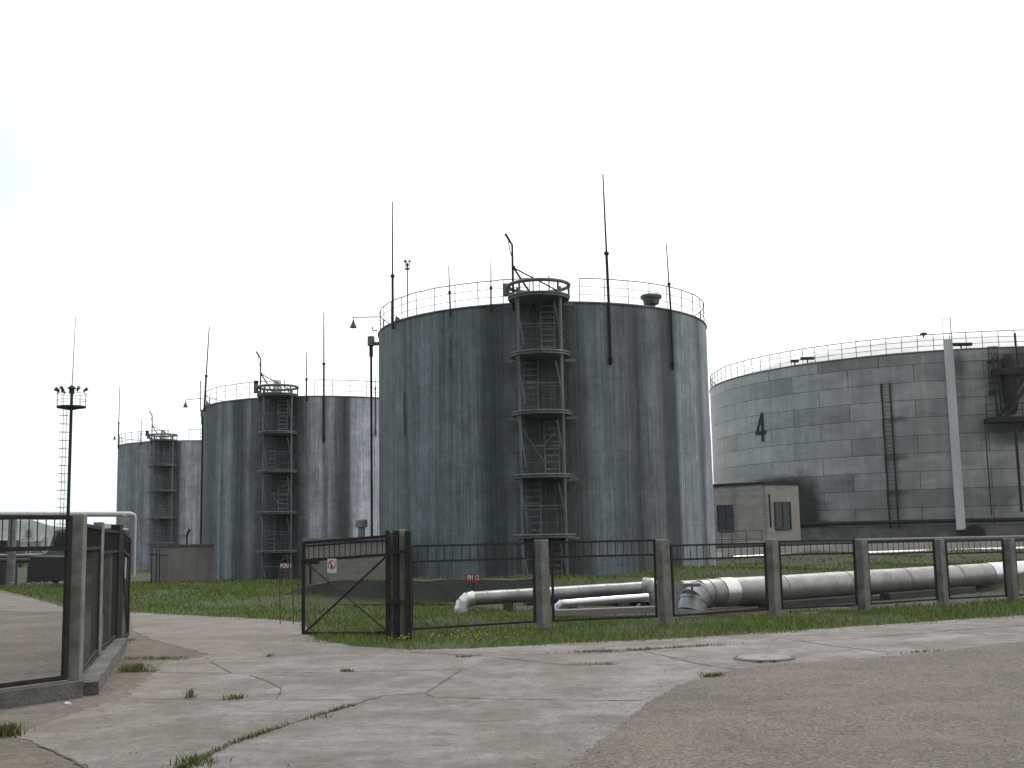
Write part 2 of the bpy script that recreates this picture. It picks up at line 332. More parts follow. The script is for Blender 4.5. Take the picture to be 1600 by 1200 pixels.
GRASS_EDGE = [(-60,900),(0,922),(60,936),(100,945),(200,957),(300,962),(420,968),(475,973),(492,1000),(560,1011),(640,1016),(740,1014),(900,1005),(1100,996),(1300,982),(1450,972),(1600,962),(1720,953)]
ASPH_EDGE = [(860,1225),(885,1200),(950,1150),(1010,1100),(1060,1072),(1150,1047),(1200,1040),(1300,1033),(1400,1026),(1500,1015),(1600,1003),(1720,991)]
tag(sheet('dirt', jag([gp(*p) for p in [(-300,1010),(-60,900),(0,922),(100,945),(200,957),(330,963),(330,1100),(200,1240),(-420,1240)]], .5, .06), .004, M['dirt']), kind='structure')
def joints(m):
    def strip(px, w0, w1, z=.0125):
        pts = jag([gp(*p) for p in px], .12, .012, closed=False); vs = []
        for i, p in enumerate(pts):
            t = (pts[min(i+1, len(pts)-1)] - pts[max(i-1, 0)]).normalized(); n = Vector((-t.y, t.x, 0)); ww = random.uniform(w0, w1) / 2
            vs += [(p.x + n.x*ww, p.y + n.y*ww, z), (p.x - n.x*ww, p.y - n.y*ww, z)]
        m.add(vs, [(2*i, 2*i+1, 2*i+3, 2*i+2) for i in range(len(pts)-1)], 1)
    for px in [[(270,1215),(290,1200),(360,1165),(460,1130),(540,1107),(575,1095)],[(575,1095),(600,1088),(640,1086),(665,1085),(695,1065),(708,1056),(722,1047)],
               [(195,1093),(300,1094),(450,1095),(575,1095)],[(665,1085),(680,1091),(800,1094),(920,1096),(1010,1096)],
               [(240,1052),(360,1053),(480,1052),(590,1050),(722,1047)],[(300,1033),(420,1029),(480,1022),(560,1018)],
               [(60,1165),(100,1183),(150,1210)],[(390,1056),(420,1066),(440,1078),(432,1094)],[(330,1035),(350,1047),(360,1052)],
               [(640,1020),(760,1026),(900,1022),(1000,1017),(1090,1008),(1200,1006),(1330,999),(1450,989),(1600,978),(1720,970)],
               [(760,1026),(880,1040),(960,1039)],[(1000,1017),(1060,1031),(1100,1040),(1150,1047)],[(1240,1001),(1300,1010),(1420,1024)],[(1470,987),(1540,993),(1600,995)]]:
        strip(px, .008, .034)
    for px in [[(220,1127),(330,1125),(440,1128)],[(570,1150),(640,1147),(720,1150)],[(720,1130),(800,1127)],[(215,1010),(300,1003),(380,1008)],[(880,1040),(930,1041),(965,1038)]]:
        strip(px, .003, .011)
slab = [gp(*p) for p in [(115,1225),(150,1212),(100,1184),(60,1165),(20,1150),(100,1122),(192,1092),(236,1056),(252,1037),(330,1024),(235,1000),(206,985),(200,957)]]
slab += [gp(*p) for p in GRASS_EDGE[5:]] + [gp(x + 10, y + 9) for x, y in ASPH_EDGE[::-1]]
sheet('concrete_road', jag(slab, .11, .06), .008, [M['slab'], M['joint']], joints)
TR = [gp(*q) for q in [(600,932),(690,943),(760,950),(850,962),(1040,968),(1180,956),(1345,953),(1560,940),(1720,928)]]
s = Sh('dark_bare_soil'); P = s.tc.outputs['Object']
c = s.mix(s.rng(s.noise(P, 1.2, 6, .7), .4, .62, 0, 1), (.035,.036,.032), (.07,.068,.055)); c = s.mix(s.rng(s.noise(P, 3, 5, .7), .56, .66, 0, .7), c, (.05,.075,.022))
M['bare'] = s.done(c, .95, 0, s.noise(P, 14, 5, .7), .8, .04)
TRP = TR + [Vector((17, 35, 0)), Vector((8, 31.0, 0)), Vector((-5.5, 31.6, 0))]
sheet('bare_soil', jag(TRP, .3, .09), .006, M['bare'])
sheet('asphalt_apron', jag([gp(*p) for p in ASPH_EDGE], .07, .03, closed=False) + [gp(1720,1300), Vector((6,2,0)), Vector((-.3,2,0))], .012, M['asphalt'])
sheet('yard_pavement', jag([gp(*p) for p in [(-70,905),(0,926),(60,938),(102,948),(140,954),(60,957),(-20,953),(-90,948)]], .5, .05), .008, M['slab'])

# distant hills
hm = MB(); n = 160
def hz(a): return 30 + 5 * math.sin(a * 9 + 1) + 4 * math.sin(a * 23) + 2.5 * math.sin(a * 61 + 2) + 1.5 * math.sin(a * 140) + 1.0 * math.sin(a * 233)
rows = [(950, -.04), (1150, .25), (1350, .62), (1500, 1.0), (1900, .8), (2400, -.05)]
vs = []
for D, k in rows:
    for i in range(n):
        a = -1.1 + 2.2 * i / (n - 1); vs.append((D * math.sin(a), D * math.cos(a), max(hz(a), 6) * k * (1.13 if k == 1 else 1) - (.5 if k < 0 else 0)))
hm.add(vs, [(j*n+i, j*n+i+1, (j+1)*n+i+1, (j+1)*n+i) for j in range(len(rows)-1) for i in range(n-1)])
s = Sh('wooded_hillside'); P = s.tc.outputs['Object']
c = s.mix(s.rng(s.noise(P, .004, 4), .45, .55, 0, 1), (.035,.055,.03), (.09,.1,.05)); c = s.mix(.5, c, s.mix(s.noise(P, .05, 4), .4, 1.1), 'MULTIPLY')
tag(hm.build('hills', s.done(c, .95), smooth=True), kind='structure')

# ------------------------------------------------------------------ tanks
T1 = (1.442, 53.221, 7.6, -.6, 11.044); T2 = (-12.976, 77.311, 7.6, -1.6, 10.426); T3 = (-30.904, 113.22, 7.6, -1.8, 11.017); T4 = (43.569, 118.22, 22.8, -.6, 16.584)
def shell(root, T, mat, n=160, bulge=.0):
    cx, cy, R, z0, z1 = T; m = MB(); vs = []; uv = []
    zs = np.linspace(z0, z1, 14)
    for z in zs:
        for k in range(n + 1):
            th = -PI + 2 * PI * k / n
            r = R + bulge * (math.sin(th * 9 + z * .6) * .5 + math.sin(th * 23 - z * 1.1) * .3 + math.sin(th*51+z*2)*.2)
            vs.append(cyl(cx, cy, r, th, z)); uv.append((th * R, float(z - z0)))
    N = n + 1
    m.add(vs, [(j*N+i, j*N+i+1, (j+1)*N+i+1, (j+1)*N+i) for j in range(len(zs)-1) for i in range(n)]); m.uv = uv
    return m.build('shell', mat, root, smooth=True)
def ringpts(T, r, z, n=96, a0=-PI, a1=PI): return [cyl(T[0], T[1], T[2] + r, a0 + (a1 - a0) * k / n, z) for k in range(n + 1)]
def rim(root, T, r=.05): 
    m = MB(); m.tube(ringpts(T, .0, T[4])[:-1], r, 6, closed=True); return m.build('rim', M['steel_grey'], root, smooth=True)
def roof(root, T, rise, mat, n=96):
    m = MB(); vs = []; rows = 10
    for j in range(rows + 1):
        q = 1 - j / rows
        for k in range(n): 
            th = 2 * PI * k / n; vs.append(cyl(T[0], T[1], (T[2] - .05) * max(q, .003), th, T[4] + rise * (1 - q * q)))
    m.add(vs, [(j*n+k, j*n+(k+1) % n, (j+1)*n+(k+1) % n, (j+1)*n+k) for j in range(rows) for k in range(n)])
    return m.build('roof', mat, root, smooth=True)
def railing(root, T, count, gap=None, h=1.02, r=.017, inset=.06, mat='steel_rail'):
    m = MB(); R = -inset
    a0, a1 = (gap[1], gap[0] + 2 * PI) if gap else (-PI, PI)
    for zz, rr in ((h, r * 1.25), (h * .66, r * .7), (h * .33, r * .7)):
        p = ringpts(T, R, T[4] + zz, 120, a0, a1); p = [q + Vector((0, 0, random.uniform(-.012, .012))) for q in p]
        if gap: m.tube(p, rr, 5)
        else: m.tube(p[:-1], rr, 5, closed=True)
    for k in range(count + 1):
        th = a0 + (a1 - a0) * k / count; b = cyl(T[0], T[1], T[2] + R, th, T[4] - .05)
        m.tube([b, b + Vector((random.uniform(-.02,.02), random.uniform(-.02,.02), h + .05))], r, 5)
    return m.build('roof_railing', M[mat], root)
def rod(root, T, base, top, r=.035, down=None, back=False):
    """Lightning rod clamped to the shell at the rim: photo pixels of its foot and tip."""
    th, _ = hit(base[0], base[1], *T[:3]); b = cyl(T[0], T[1], T[2] + .07, th, T[4])
    t = at(top[0], top[1], b.y); m = MB()
    mid = b.lerp(t, .38)
    lo = b.copy(); lo.z -= .3
    if down:
        lo = cyl(T[0], T[1], T[2] + .07, th, hit(base[0], down, *T[:3])[1])
    m.tube([lo, b, mid], r * 1.25, 6); m.tube([mid, b.lerp(t, .7), t], [r * .85, r * .75, r * .55], 6)
    m.tube([mid - Vector((0,0,.06)), mid + Vector((0,0,.06))], r * 2.0, 8)
    if down: m.tube([lo - Vector((0,0,.05)), lo + Vector((0,0,.25))], [r*1.2, r*2.0], 8)
    return m.build('lightning_rod', M['steel_dark'], root)

def riser(root, T, px, ytop, ybox0, ybox1, ybot, off=.32, arm=None, rr=.06):
    """Foam riser at the side of a tank: pipe, chamber box, bend into the shell, lamp bracket."""
    Y = T[1] + .4; b = at(px, ybot, Y); t = at(px - 1, ytop, Y); x0 = b.x
    m = MB(); z0 = b.z; zt = at(px, ybox1, Y).z
    m.tube([(x0, Y, T[3] + .6), (x0, Y, zt)], rr, 8); m.tube([(x0, Y, zt - .5), (x0, Y, zt)], rr * 1.6, 8)
    rp = m.build('riser_pipe', M['steel_dark'], root)
    zb = at(px, ybox0, Y).z; m = MB(); m.lathe((x0, Y, 0), [(.1, zt), (.17, zt + .03), (.17, zb - .03), (.1, zb)], 12)
    cxw = T[0] - T[2]; m.tube([(x0 + .1, Y, zt + .15), ((x0 + cxw) / 2, Y, zt + .12), (cxw + .05, Y, zt + .12)], .09, 8)
    m.build('foam_chamber', M['steel_grey'], rp, smooth=True)
    if arm:
        m = MB(); a = at(arm[0][0], arm[0][1], Y); e = at(arm[1][0], arm[1][1], Y)
        m.tube([a, e], .022, 6); m.tube([e, e - Vector((0, 0, .14))], .02, 6)
        la = m.build('lamp_arm', M['steel_dark'], root)
        m = MB(); m.lathe(e - Vector((0, 0, .5)), [(.17, 0), (.15, .08), (.07, .24), (.04, .36)], 12); m.build('lamp_shade', M['lamp'], la, smooth=True)

# -- stair tower (one kit, copied)
def stair_tower(loc, rz, levels, ztop, label):
    root = thing('stair_tower', label, 'stair tower', (0, 0, 0), 'steel stair towers on the round tanks')
    X, Y0, Y1 = .82, -1.62, -.30; sg = M['steel_grey']; bot = -1.2
    for x in (-X, X):
        for y in (Y0, Y1):
            m = MB(); m.tube([(x, y, bot), (x, y, ztop + (.35 if y == Y1 else .3))], .062, 8); m.build('leg', sg, root, smooth=True)
    zs = [bot + .9] + levels
    for i, z in enumerate(levels):
        m = MB(); yc = -.96
        top = i == len(levels) - 1
        R = 1.17 if not top else 1.2
        # platform: round deck, open toe board ring, two bracket stubs
        m.lathe((0, yc, 0), [(R - .12, z - .06), (R, z - .06), (R, z + .02), (R - .1, z + .03)], 40)
        m.tube([(R * math.cos(a), yc + R * math.sin(a), z + .05) for a in np.linspace(0, 2*PI, 41)[:-1]], .042, 6, closed=True)
        for sx in (-1, 1): m.beam((sx * .7, -.25, z - .09), (sx * 1.38, -.12, z - .09), .09, .1)
        pl = m.build('platform', sg, root)
        m = MB()
        hh = 1.0
        arc = np.linspace(PI * .97, PI * 2.03, 25)
        for dz, r in ((hh, .02), (hh * .5, .015)):
            if not top: m.tube([(.95 * R * math.cos(a) * .88, yc + .8 * R * math.sin(a), z + dz) for a in arc], r, 5)
        for a in (arc[0], arc[8], arc[16], arc[-1]):
            if not top: m.tube([(.95 * R * math.cos(a) * .88, yc + .8 * R * math.sin(a), z), (.95 * R * math.cos(a) * .88, yc + .8 * R * math.sin(a), z + hh)], .018, 5)
        if not top: m.build('guard_rail', M['steel_rail'], pl)
    # flights, alternating left and right
    for i in range(len(zs) - 1):
        z0, z1 = zs[i], zs[i+1]; left = (len(zs) - 2 - i) % 2 == 1; xa, xb = (-.66, -.12) if left else (.1, .64)
        if i == len(zs) - 2: xa, xb = .06, .58
        m = MB(); ya, yb = (-1.5, -.55)
        for x in (xa, xb): m.beam((x, ya, z0), (x, yb, z1), .035, .16)
        fl = m.build('stair_flight', sg, root)
        m = MB(); nn = 9
        for k in range(1, nn):
            q = k / nn; y = ya + (yb - ya) * q; m.box((xa + .02, y - .09, z0 + (z1 - z0) * q - .035), (xb - .02, y + .09, z0 + (z1 - z0) * q + .035))
        m.build('treads', sg, fl)
        m = MB(); 
        for x in (xa - .03, xb + .03): m.tube([(x, ya - .1, z0 + .95), (x, yb - .1, z1 + .8)], .016, 5)
        m.build('handrail', M['steel_rail'], fl)
        # slanting tubes on either face of the bay
        m = MB()
        m.tube([(-X - .1, Y0, z1 - .1), (-X + .2, Y0 - .03, z0 + .35)], .035, 6)
        m.tube([(X - .24, Y0 - .03, z1 - .3), (X + .05, Y0, z0 + .5)], .035, 6)
        if i == 2: m.tube([(-.75, Y0 + .1, z1 - .6), (0.05, Y0 + .1, z0 + .55)], .022, 6); m.tube([(.75, Y0 + .1, z1 - .5), (.05, Y0 + .1, z0 + 1.2)], .022, 6)
        m.tube([(-X, Y0, z0 + 1.15), (X, Y0, z0 + 1.15)], .022, 6)
        m.build('brace', sg, root)
    # crown: handrail hoop over the top deck
    z = levels[-1]; m = MB(); R = 1.2; yc = -.96
    m.tube([(R * math.cos(a), yc + R * math.sin(a), z + .52) for a in np.linspace(0, 2*PI, 49)[:-1]], .075, 8, closed=True)
    for a in (.15, 1.0, 2.1, PI - .15, PI + .9, 2*PI - .9): m.tube([(R*math.cos(a), yc+R*math.sin(a), z), (R*math.cos(a), yc+R*math.sin(a), z + .52)], .05, 6)
    m.build('hoop', sg, root, smooth=True)
    m = MB()
    for x in (-.22, .42): m.tube([(x, -.2, z - .2), (x, -.2, z + 1.1)], .028, 6)
    m.build('gate_post', M['steel_dark'], root)
    # davit
    m = MB(); b = Vector((-1.02, -.55, z - .35)); k = Vector((-1.02, -.55, z + 2.32)); e = Vector((-1.28, -.8, z + 2.72))
    m.tube([b, Vector((-1.02, -.55, z + 1.5)), k, e], [.05, .045, .04, .05], 8)
    m.tube([(-1.17, -.7, z + 2.52), (-1.12, -.62, z + 2.1), (-1.02, -.55, z + 1.75)], .02, 6)
    dv = m.build('davit', M['steel_dark'], root, smooth=True)
    m = MB(); j = Vector((-.98, -.55, z + 1.38)); m.tube([j, (-.15, -.6, z + .02)], .045, 6); m.tube([j, (.72, -.2, z + .5)], .03, 6); m.tube([j - Vector((0,0,.07)), j + Vector((0,0,.07))], .07, 8)
    m.build('stay', M['steel_dark'], dv)
    m = MB(); m.box((-1.42, -.75, z + .22), (-1.2, -.5, z + .72)); m.box((-1.2, -.72, z + .0), (-.95, -.45, z + .36))
    m.build('winch_box', M['steel_grey'], root, bevel=.02)
    root.location = loc; root.rotation_euler = (0, 0, rz)
    return root

tone1 = tank_mat('tank_steel_dark', (.178,.212,.236), *T1[:3], [(592,.42),(602,.75),(622,.95),(634,.8),(660,1.0),(700,.88),(742,.96),(757,.55),(770,.48),(787,.62),(802,.9),(830,.72),(862,.62),(884,.5),(905,.62),(926,.98),(950,1.0),(966,.9),(984,.78),(996,.5),(1008,.86),(1026,1.02),(1038,.55),(1054,.5),(1060,1.15),(1086,1.22),(1094,.62),(1099,1.2),(1109,1.25)], 620)  # dark band by the stair tower includes its shadow; right edge painted lit
tone2 = tank_mat('tank_steel_pale', (.335,.36,.412), *T2[:3], [(319,.42),(334,.5),(343,.85),(347,.6),(356,1.0),(368,.52),(377,.48),(388,.82),(398,.56),(420,.5),(440,.42),(458,.36),(470,.5),(480,.8),(488,1.12),(503,1.05),(508,.75),(516,1.05),(526,.62),(537,.42),(545,.55),(550,1.15),(562,1.3),(575,1.35),(597,1.35)], 740, off=11.)  # brighter right-hand stops paint the light on that side
tone3 = tank_mat('tank_steel_mid', (.35,.378,.42), *T3[:3], [(185,.7),(196,.9),(206,.75),(215,.9),(222,.8),(230,1.0),(240,.6),(256,.55),(268,.5),(278,.5),(284,1.0),(292,1.15),(300,1.1),(306,1.0),(312,.9)], 760, off=23.)

def tower_at(T, px, py):
    th, _ = hit(px, py, *T[:3]); return cyl(T[0], T[1], T[2], th, 0), th
p1, th1 = tower_at(T1, 846, 640); lv = [T1[4] + .15 - 2.32 * k for k in (4, 3, 2, 1, 0)]
Yt = p1.y - 1.1; lv = [at(846, y, Yt).z for y in (838, 745, 647, 555, 466)]
tank1 = thing('storage_tank', 'large nearest dark grey steel tank with rod crowned roof railing behind the wire gate post', 'storage tank', (T1[0], T1[1], T1[3]), 'plain round steel tanks')
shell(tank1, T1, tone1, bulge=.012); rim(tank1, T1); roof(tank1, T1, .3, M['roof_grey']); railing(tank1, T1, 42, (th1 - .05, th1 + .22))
rod(tank1, T1, (616,503), (613,315), .045); rod(tank1, T1, (705,484), (701,415), .03); rod(tank1, T1, (768,476), (767,407), .03)
rod(tank1, T1, (950,473), (942,272), .05, down=568); rod(tank1, T1, (1046,485), (1041,380), .035, down=576)
m = MB()
for px, a, b, wd in ((632, 612, 680, .06), (703, 530, 576, .06)):
    m = MB(); th, z0 = hit(px, a, *T1[:3]); z1 = hit(px, b, *T1[:3])[1]; m.beam(cyl(*T1[:2], T1[2] + .04, th, z0), cyl(*T1[:2], T1[2] + .04, th, z1), wd, .05); m.build('clamp_strip', M['steel_grey'], tank1)
th, _ = hit(1027, 476, *T1[:3]); b = cyl(*T1[:2], T1[2] - .35, th, T1[4]); m = MB()
m.lathe(b, [(.17,0),(.17,.16),(.32,.22),(.36,.42),(.44,.46),(.46,.56),(.40,.62),(.1,.66)], 20); m.build('roof_vent', M['steel_grey'], tank1, smooth=True)
m = MB(); th, _ = hit(618, 503, *T1[:3]); q = cyl(*T1[:2], T1[2], th, T1[4]); m.prism([q + Vector((-.08,0,-.1)), q + Vector((.42,-.1,-.05)), q + Vector((.02,0,.28))], (.0, .3, 0)); m.build('rod_bracket', M['steel_grey'], tank1)
riser(tank1, T1, 581, 500, 525, 541, 838, arm=((594,495),(552,496)), rr=.055)
m = MB()
for a in (0,):
    q = at(590, 516, T1[1] + .4); m.tube([q, q - Vector((.22, 0, 0)), q + Vector((-.25, 0, .18))], .03, 6)
m.build('bracket_hook', M['steel_dark'], tank1)
def face(p): return math.atan2(-p.x, p.y)
tow1 = stair_tower((p1.x, p1.y, 0), face(p1), lv, T1[4], 'stair tower with round platforms on the front of the dark nearest tank')

p2, th2 = tower_at(T2, 433, 740)
tank2 = thing('storage_tank', 'pale streaked steel tank between the dark nearest tank and the farthest tank', 'storage tank', (T2[0], T2[1], T2[3]), 'plain round steel tanks')
shell(tank2, T2, tone2, bulge=.012); rim(tank2, T2); roof(tank2, T2, .3, M['roof_grey']); railing(tank2, T2, 42, (th2 + .02, th2 + .3))
rod(tank2, T2, (321,634), (327,510), .05); rod(tank2, T2, (506,620), (506,487), .05, down=690); rod(tank2, T2, (479,619), (479,550), .04)
rod(tank2, T2, (586,622), (586,585), .03, down=680)
riser(tank2, T2, 314, 592, 640, 652, 850, arm=((318,622),(290,625)), rr=.075)
m = MB(); q = at(313, 595, T2[1] + .4); e = at(313, 642, T2[1] + .4); m.tube([e, q], .035, 6); m.build('lightning_rod', M['steel_dark'], tank2)
m = MB(); th, _ = hit(424, 622, *T2[:3]); q = cyl(*T2[:2], T2[2] - .9, th, T2[4]); m.lathe(q, [(.3,0),(.3,.75),(.2,.95),(.2,1.1)], 16); m.build('roof_vent', M['white_pipe'], tank2, smooth=True)
m = MB(); th, _ = hit(399, 623, *T2[:3]); q = cyl(*T2[:2], T2[2] - .06, th, T2[4]); m.box(q + Vector((-.12,-.1,.7)), q + Vector((.12,.1,1.1))); m.build('switch_box', M['steel_dark'], tank2)
m = MB(); th, _ = hit(322, 634, *T2[:3]); q = cyl(*T2[:2], T2[2], th, T2[4]); m.prism([q + Vector((-.1,0,-.1)), q + Vector((.55,-.1,-.05)), q + Vector((.02,0,.32))], (.0, .3, 0)); m.build('rod_bracket', M['steel_grey'], tank2)
tow2 = copy_tree(tow1); tow2.location = (p2.x, p2.y, T2[4] - T1[4]); tow2.rotation_euler = (0, 0, face(p2))
tow2['label'] = 'stair tower on the pale streaked middle tank behind the small red hoop sign'

p3, th3 = tower_at(T3, 254, 760)
tank3 = thing('storage_tank', 'smallest looking and farthest of the plain grey tanks, beside the floodlight mast', 'storage tank', (T3[0], T3[1], T3[3]), 'plain round steel tanks')
shell(tank3, T3, tone3, bulge=.012); rim(tank3, T3); roof(tank3, T3, .3, M['roof_grey']); railing(tank3, T3, 42, (th3 + .05, th3 + .3), r=.02)
rod(tank3, T3, (186,695), (187,604), .05); rod(tank3, T3, (221,692), (221,655), .04)
m = MB(); q = at(179, 687, T3[1]); m.lathe(q, [(.14,0),(.12,.1),(.05,.35)], 10); m.tube([q + Vector((0,0,.33)), q + Vector((.5,0,.4))], .02, 5); m.build('lamp_arm', M['lamp'], tank3)
m = MB(); th, _ = hit(229, 691, *T3[:3]); q = cyl(*T3[:2], T3[2] - .06, th, T3[4]); m.box(q + Vector((-.12,-.1,.55)), q + Vector((.12,.1,1.05))); m.build('switch_box', M['steel_dark'], tank3)
m = MB(); th, _ = hit(247, 689, *T3[:3]); q = cyl(*T3[:2], T3[2] - .9, th, T3[4]); m.lathe(q, [(.3,0),(.3,.75),(.2,.95),(.2,1.1)], 16); m.build('roof_vent', M['white_pipe'], tank3, smooth=True)
tow3 = copy_tree(tow1); tow3.location = (p3.x, p3.y, T3[4] - T1[4]); tow3.rotation_euler = (0, 0, face(p3))
tow3['label'] = 'stair tower on the farthest grey tank above the concrete valve pit'

# -- tank 4, clad in overlapping metal sheets
s = Sh('tank_cladding_sheets'); uv = s.tc.outputs['UV']; R4 = T4[2]
bk = s.t.nodes.new('ShaderNodeTexBrick'); bk.offset = .5; bk.squash = 1.0
wv = s.noise(s.mapping(uv, (.25,.7,1)), 1.2, 3); uvw = s.n('VectorMath', {'operation': 'ADD'}, i0=s.mapping(uv, (1,1,1), (1.2,.55,0)), i1=s.n('CombineXYZ', Y=s.rng(wv, .3, .7, -.02, .02), X=s.rng(wv, .3, .7, -.02, .02)))
s.t.links.new(uvw, bk.inputs['Vector'])
for k, v in (('Color1', (.225,.226,.23,1)), ('Color2', (.37,.37,.375,1)), ('Mortar', (.022,.022,.022,1)), ('Scale', 1.), ('Mortar Size', .03), ('Mortar Smooth', .5), ('Bias', 0.), ('Brick Width', 5.6), ('Row Height', 1.52)): bk.inputs[k].default_value = v
st = s.noise(s.mapping(uv, (1.2,.08,1)), 1.4, 6, .65); bl = s.noise(s.mapping(uv, (.3,.6,1)), .8, 5, .6, 1.); fi = s.noise(s.mapping(uv, (6,.4,1)), 2., 4)
c = s.mix(1., bk.outputs[0], s.math('MULTIPLY', s.rng(st, .3, .7, .82, 1.12), s.math('MULTIPLY', s.rng(bl, .3, .7, .75, 1.25), s.rng(fi, .3, .7, .88, 1.1))), 'MULTIPLY')
ux = s.n('SeparateXYZ', Vector=uv); vy = s.n('SeparateXYZ', out=1, Vector=uv)
jit = s.noise(uv, .9, 4, .6)
def soot_shade(cc, px, py, ru, rv, k=.85):
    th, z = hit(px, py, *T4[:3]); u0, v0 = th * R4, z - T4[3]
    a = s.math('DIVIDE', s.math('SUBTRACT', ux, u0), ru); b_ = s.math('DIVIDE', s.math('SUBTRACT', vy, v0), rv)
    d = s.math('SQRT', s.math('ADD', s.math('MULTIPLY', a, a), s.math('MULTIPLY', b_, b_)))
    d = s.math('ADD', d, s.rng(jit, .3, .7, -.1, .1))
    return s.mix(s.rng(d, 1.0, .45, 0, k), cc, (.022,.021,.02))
for a in [(1216,763,4.6,1.35,.95),(1160,768,4.2,.9,.85),(1257,806,2.7,4.6,.95),(1262,830,3.,1.6,.85),(1300,832,9,.7,.5),(1590,566,2.2,1.5,.8),(1578,605,1.6,2.0,.72),(1600,675,4.4,1.5,.75),(1560,760,1.2,4.,.3),(1400,655,1.3,.3,.5),(1400,715,1.5,.35,.55),(1402,770,1.3,.35,.5),(1498,570,.6,1.4,.5),(1500,600,.5,3.5,.35)]: c = soot_shade(c, *a)  # sooty marks, plain dark spots at ladder brackets, and painted shade right of duct
wth = s.rng(s.noise(s.mapping(uv, (1.3,.7,1)), 1.6, 4), .5, .62, 0, .5)
th, z = hit(1203, 722, *T4[:3])
da = s.math('ABSOLUTE', s.math('DIVIDE', s.math('SUBTRACT', ux, th * R4), 1.0)); db = s.math('ABSOLUTE', s.math('DIVIDE', s.math('SUBTRACT', vy, z - T4[3]), 1.7))
c = s.mix(s.math('MULTIPLY', s.rng(s.math('MAXIMUM', da, db), 1., .7, 0, 1), wth), c, (.42,.43,.45))
c = s.mix(s.rng(ux, hit(1200, 700, *T4[:3])[0] * R4, hit(1118, 700, *T4[:3])[0] * R4, 0, .35), c, (.3,.26,.22))  # warm highlight painted in towards the left edge of the shell
c4 = s.done(c, s.rng(bl, .3, .7, .36, .56), .55, s.math('ADD', s.math('MULTIPLY', bk.outputs[1], -.25), s.math('ADD', s.noise(s.mapping(uv, (.5,.6,1)), .6, 1, .4, .3), s.math('MULTIPLY', s.noise(s.mapping(uv, (.3,1.1,1)), .9, 1), .8))), .3, .14)
tank4 = thing('storage_tank', 'wide tank clad in overlapping metal sheets and painted with a black number 4', 'storage tank', (T4[0], T4[1], T4[3]))
shell(tank4, T4, c4, 256, .02); rim(tank4, T4, .08); roof(tank4, T4, 4.0, M['roof_white']); railing(tank4, T4, 110, None, 1.45, .03, .1, 'steel_dark')
def on4(px, py, off=.0):
    th, z = hit(px, py, T4[0], T4[1], T4[2] + off); return cyl(T4[0], T4[1], T4[2] + off, th, z)
# number 4, painted strokes 5 mm proud
m = MB()
def stroke(poly):
    # subdivide each quad so that it follows the curve
    a, b_, c_, d = poly; N = 6
    vs = []
    for i in range(N + 1):
        q = i / N
        for e in ((a, d), (b_, c_)):
            pass
        l = (a[0] + (d[0]-a[0]) * q, a[1] + (d[1]-a[1]) * q); r_ = (b_[0] + (c_[0]-b_[0]) * q, b_[1] + (c_[1]-b_[1]) * q)
        vs += [on4(*l, .035), on4(*r_, .035)]
    m.add(vs, [(2*i, 2*i+1, 2*i+3, 2*i+2) for i in range(N)])
stroke([(1188.5,644.5),(1192,644.5),(1183.4,680),(1180,680)]); stroke([(1188.5,644.5),(1192,644.3),(1194.5,690),(1189.5,690)]); stroke([(1180,675.5),(1197,673.2),(1197,678.4),(1180,680.6)])
m.build('number', M['steel_dark'], tank4)
# plinth ring and stiffener pipe
zr = hit(1475, 814, *T4[:3])[1]; m = MB(); m.tube(ringpts(T4, .25, zr, 160)[:-1], .16, 8, closed=True); m.build('ring_girder', M['steel_dark'], tank4, smooth=True)
s = Sh('sooty_patched_plinth'); P = s.tc.outputs['Object']; a = s.rng(s.noise(P, .7, 5, .7), .45, .62, 0, 1); c = s.mix(a, (.09,.094,.094), (.16,.163,.16))
c = s.mix(s.rng(s.noise(s.mapping(P, (1,1,.5)), .55, 2, .4), .62, .66, 0, .8), c, (.33,.33,.34)); M['plinth4'] = s.done(c, .85, 0, s.noise(P, 6, 4), .4, .03)
m = MB(); m.lathe((T4[0], T4[1], 0), [(T4[2] + .12, T4[3]), (T4[2] + .12, zr - .35), (T4[2] - .1, zr - .3)], 160); m.build('plinth', M['plinth4'], tank4, smooth=True)
m = MB(); m.lathe((T4[0], T4[1], 0), [(T4[2] + .9, -.6), (T4[2] + .9, .45), (T4[2] + .1, .55)], 160); m.build('foundation_ring', M['bund'], tank4, smooth=True)
# duct column
m = MB(); a = on4(1481.5, 541, .25); b_ = on4(1496.5, 828, .25); b_ = Vector((a.x, a.y, b_.z)); nrm = Vector((a.x - T4[0], a.y - T4[1], 0)).normalized()
m.beam(b_, a + Vector((0,0,.6)), .72, .45, up=nrm); m.build('duct', M['duct'], tank4, bevel=.03)
m = MB(); q = a + Vector((0,0,.6))
for dx in (-.34, .34): m.tube([q + Vector((dx,0,-.1)), q + Vector((dx,0,1.9 if dx > 0 else 1.7))], .04 if dx > 0 else .02, 5)
m.tube([q + Vector((-.34,0,1.7)), q + Vector((.34,0,1.7))], .02, 5); m.build('duct_cage', M['steel_rail'], tank4)
# wall ladder
m = MB(); ta, tb = on4(1377, 600, .3), on4(1390, 598, .3); zb = hit(1396, 826, *T4[:3])[1]
for q in (ta, tb): m.beam((q.x, q.y, zb), q, .13, .1)
nn = int((ta.z - zb) / .35)
for k in range(nn): z = zb + .2 + k * .35; m.tube([(ta.x, ta.y, z), (tb.x, tb.y, z)], .018, 5)
lad = m.build('ladder', M['steel_dark'], tank4)
m = MB()
for y in (600, 655, 715, 770):
    z = hit(1390, y, *T4[:3])[1]
    for q in (ta, tb):
        inn = Vector((T4[0] - q.x, T4[1] - q.y, 0)).normalized() * .4; m.beam(Vector((q.x, q.y, z)), Vector((q.x, q.y, z)) + inn, .08, .12)
m.build('standoff', M['steel_dark'], lad)
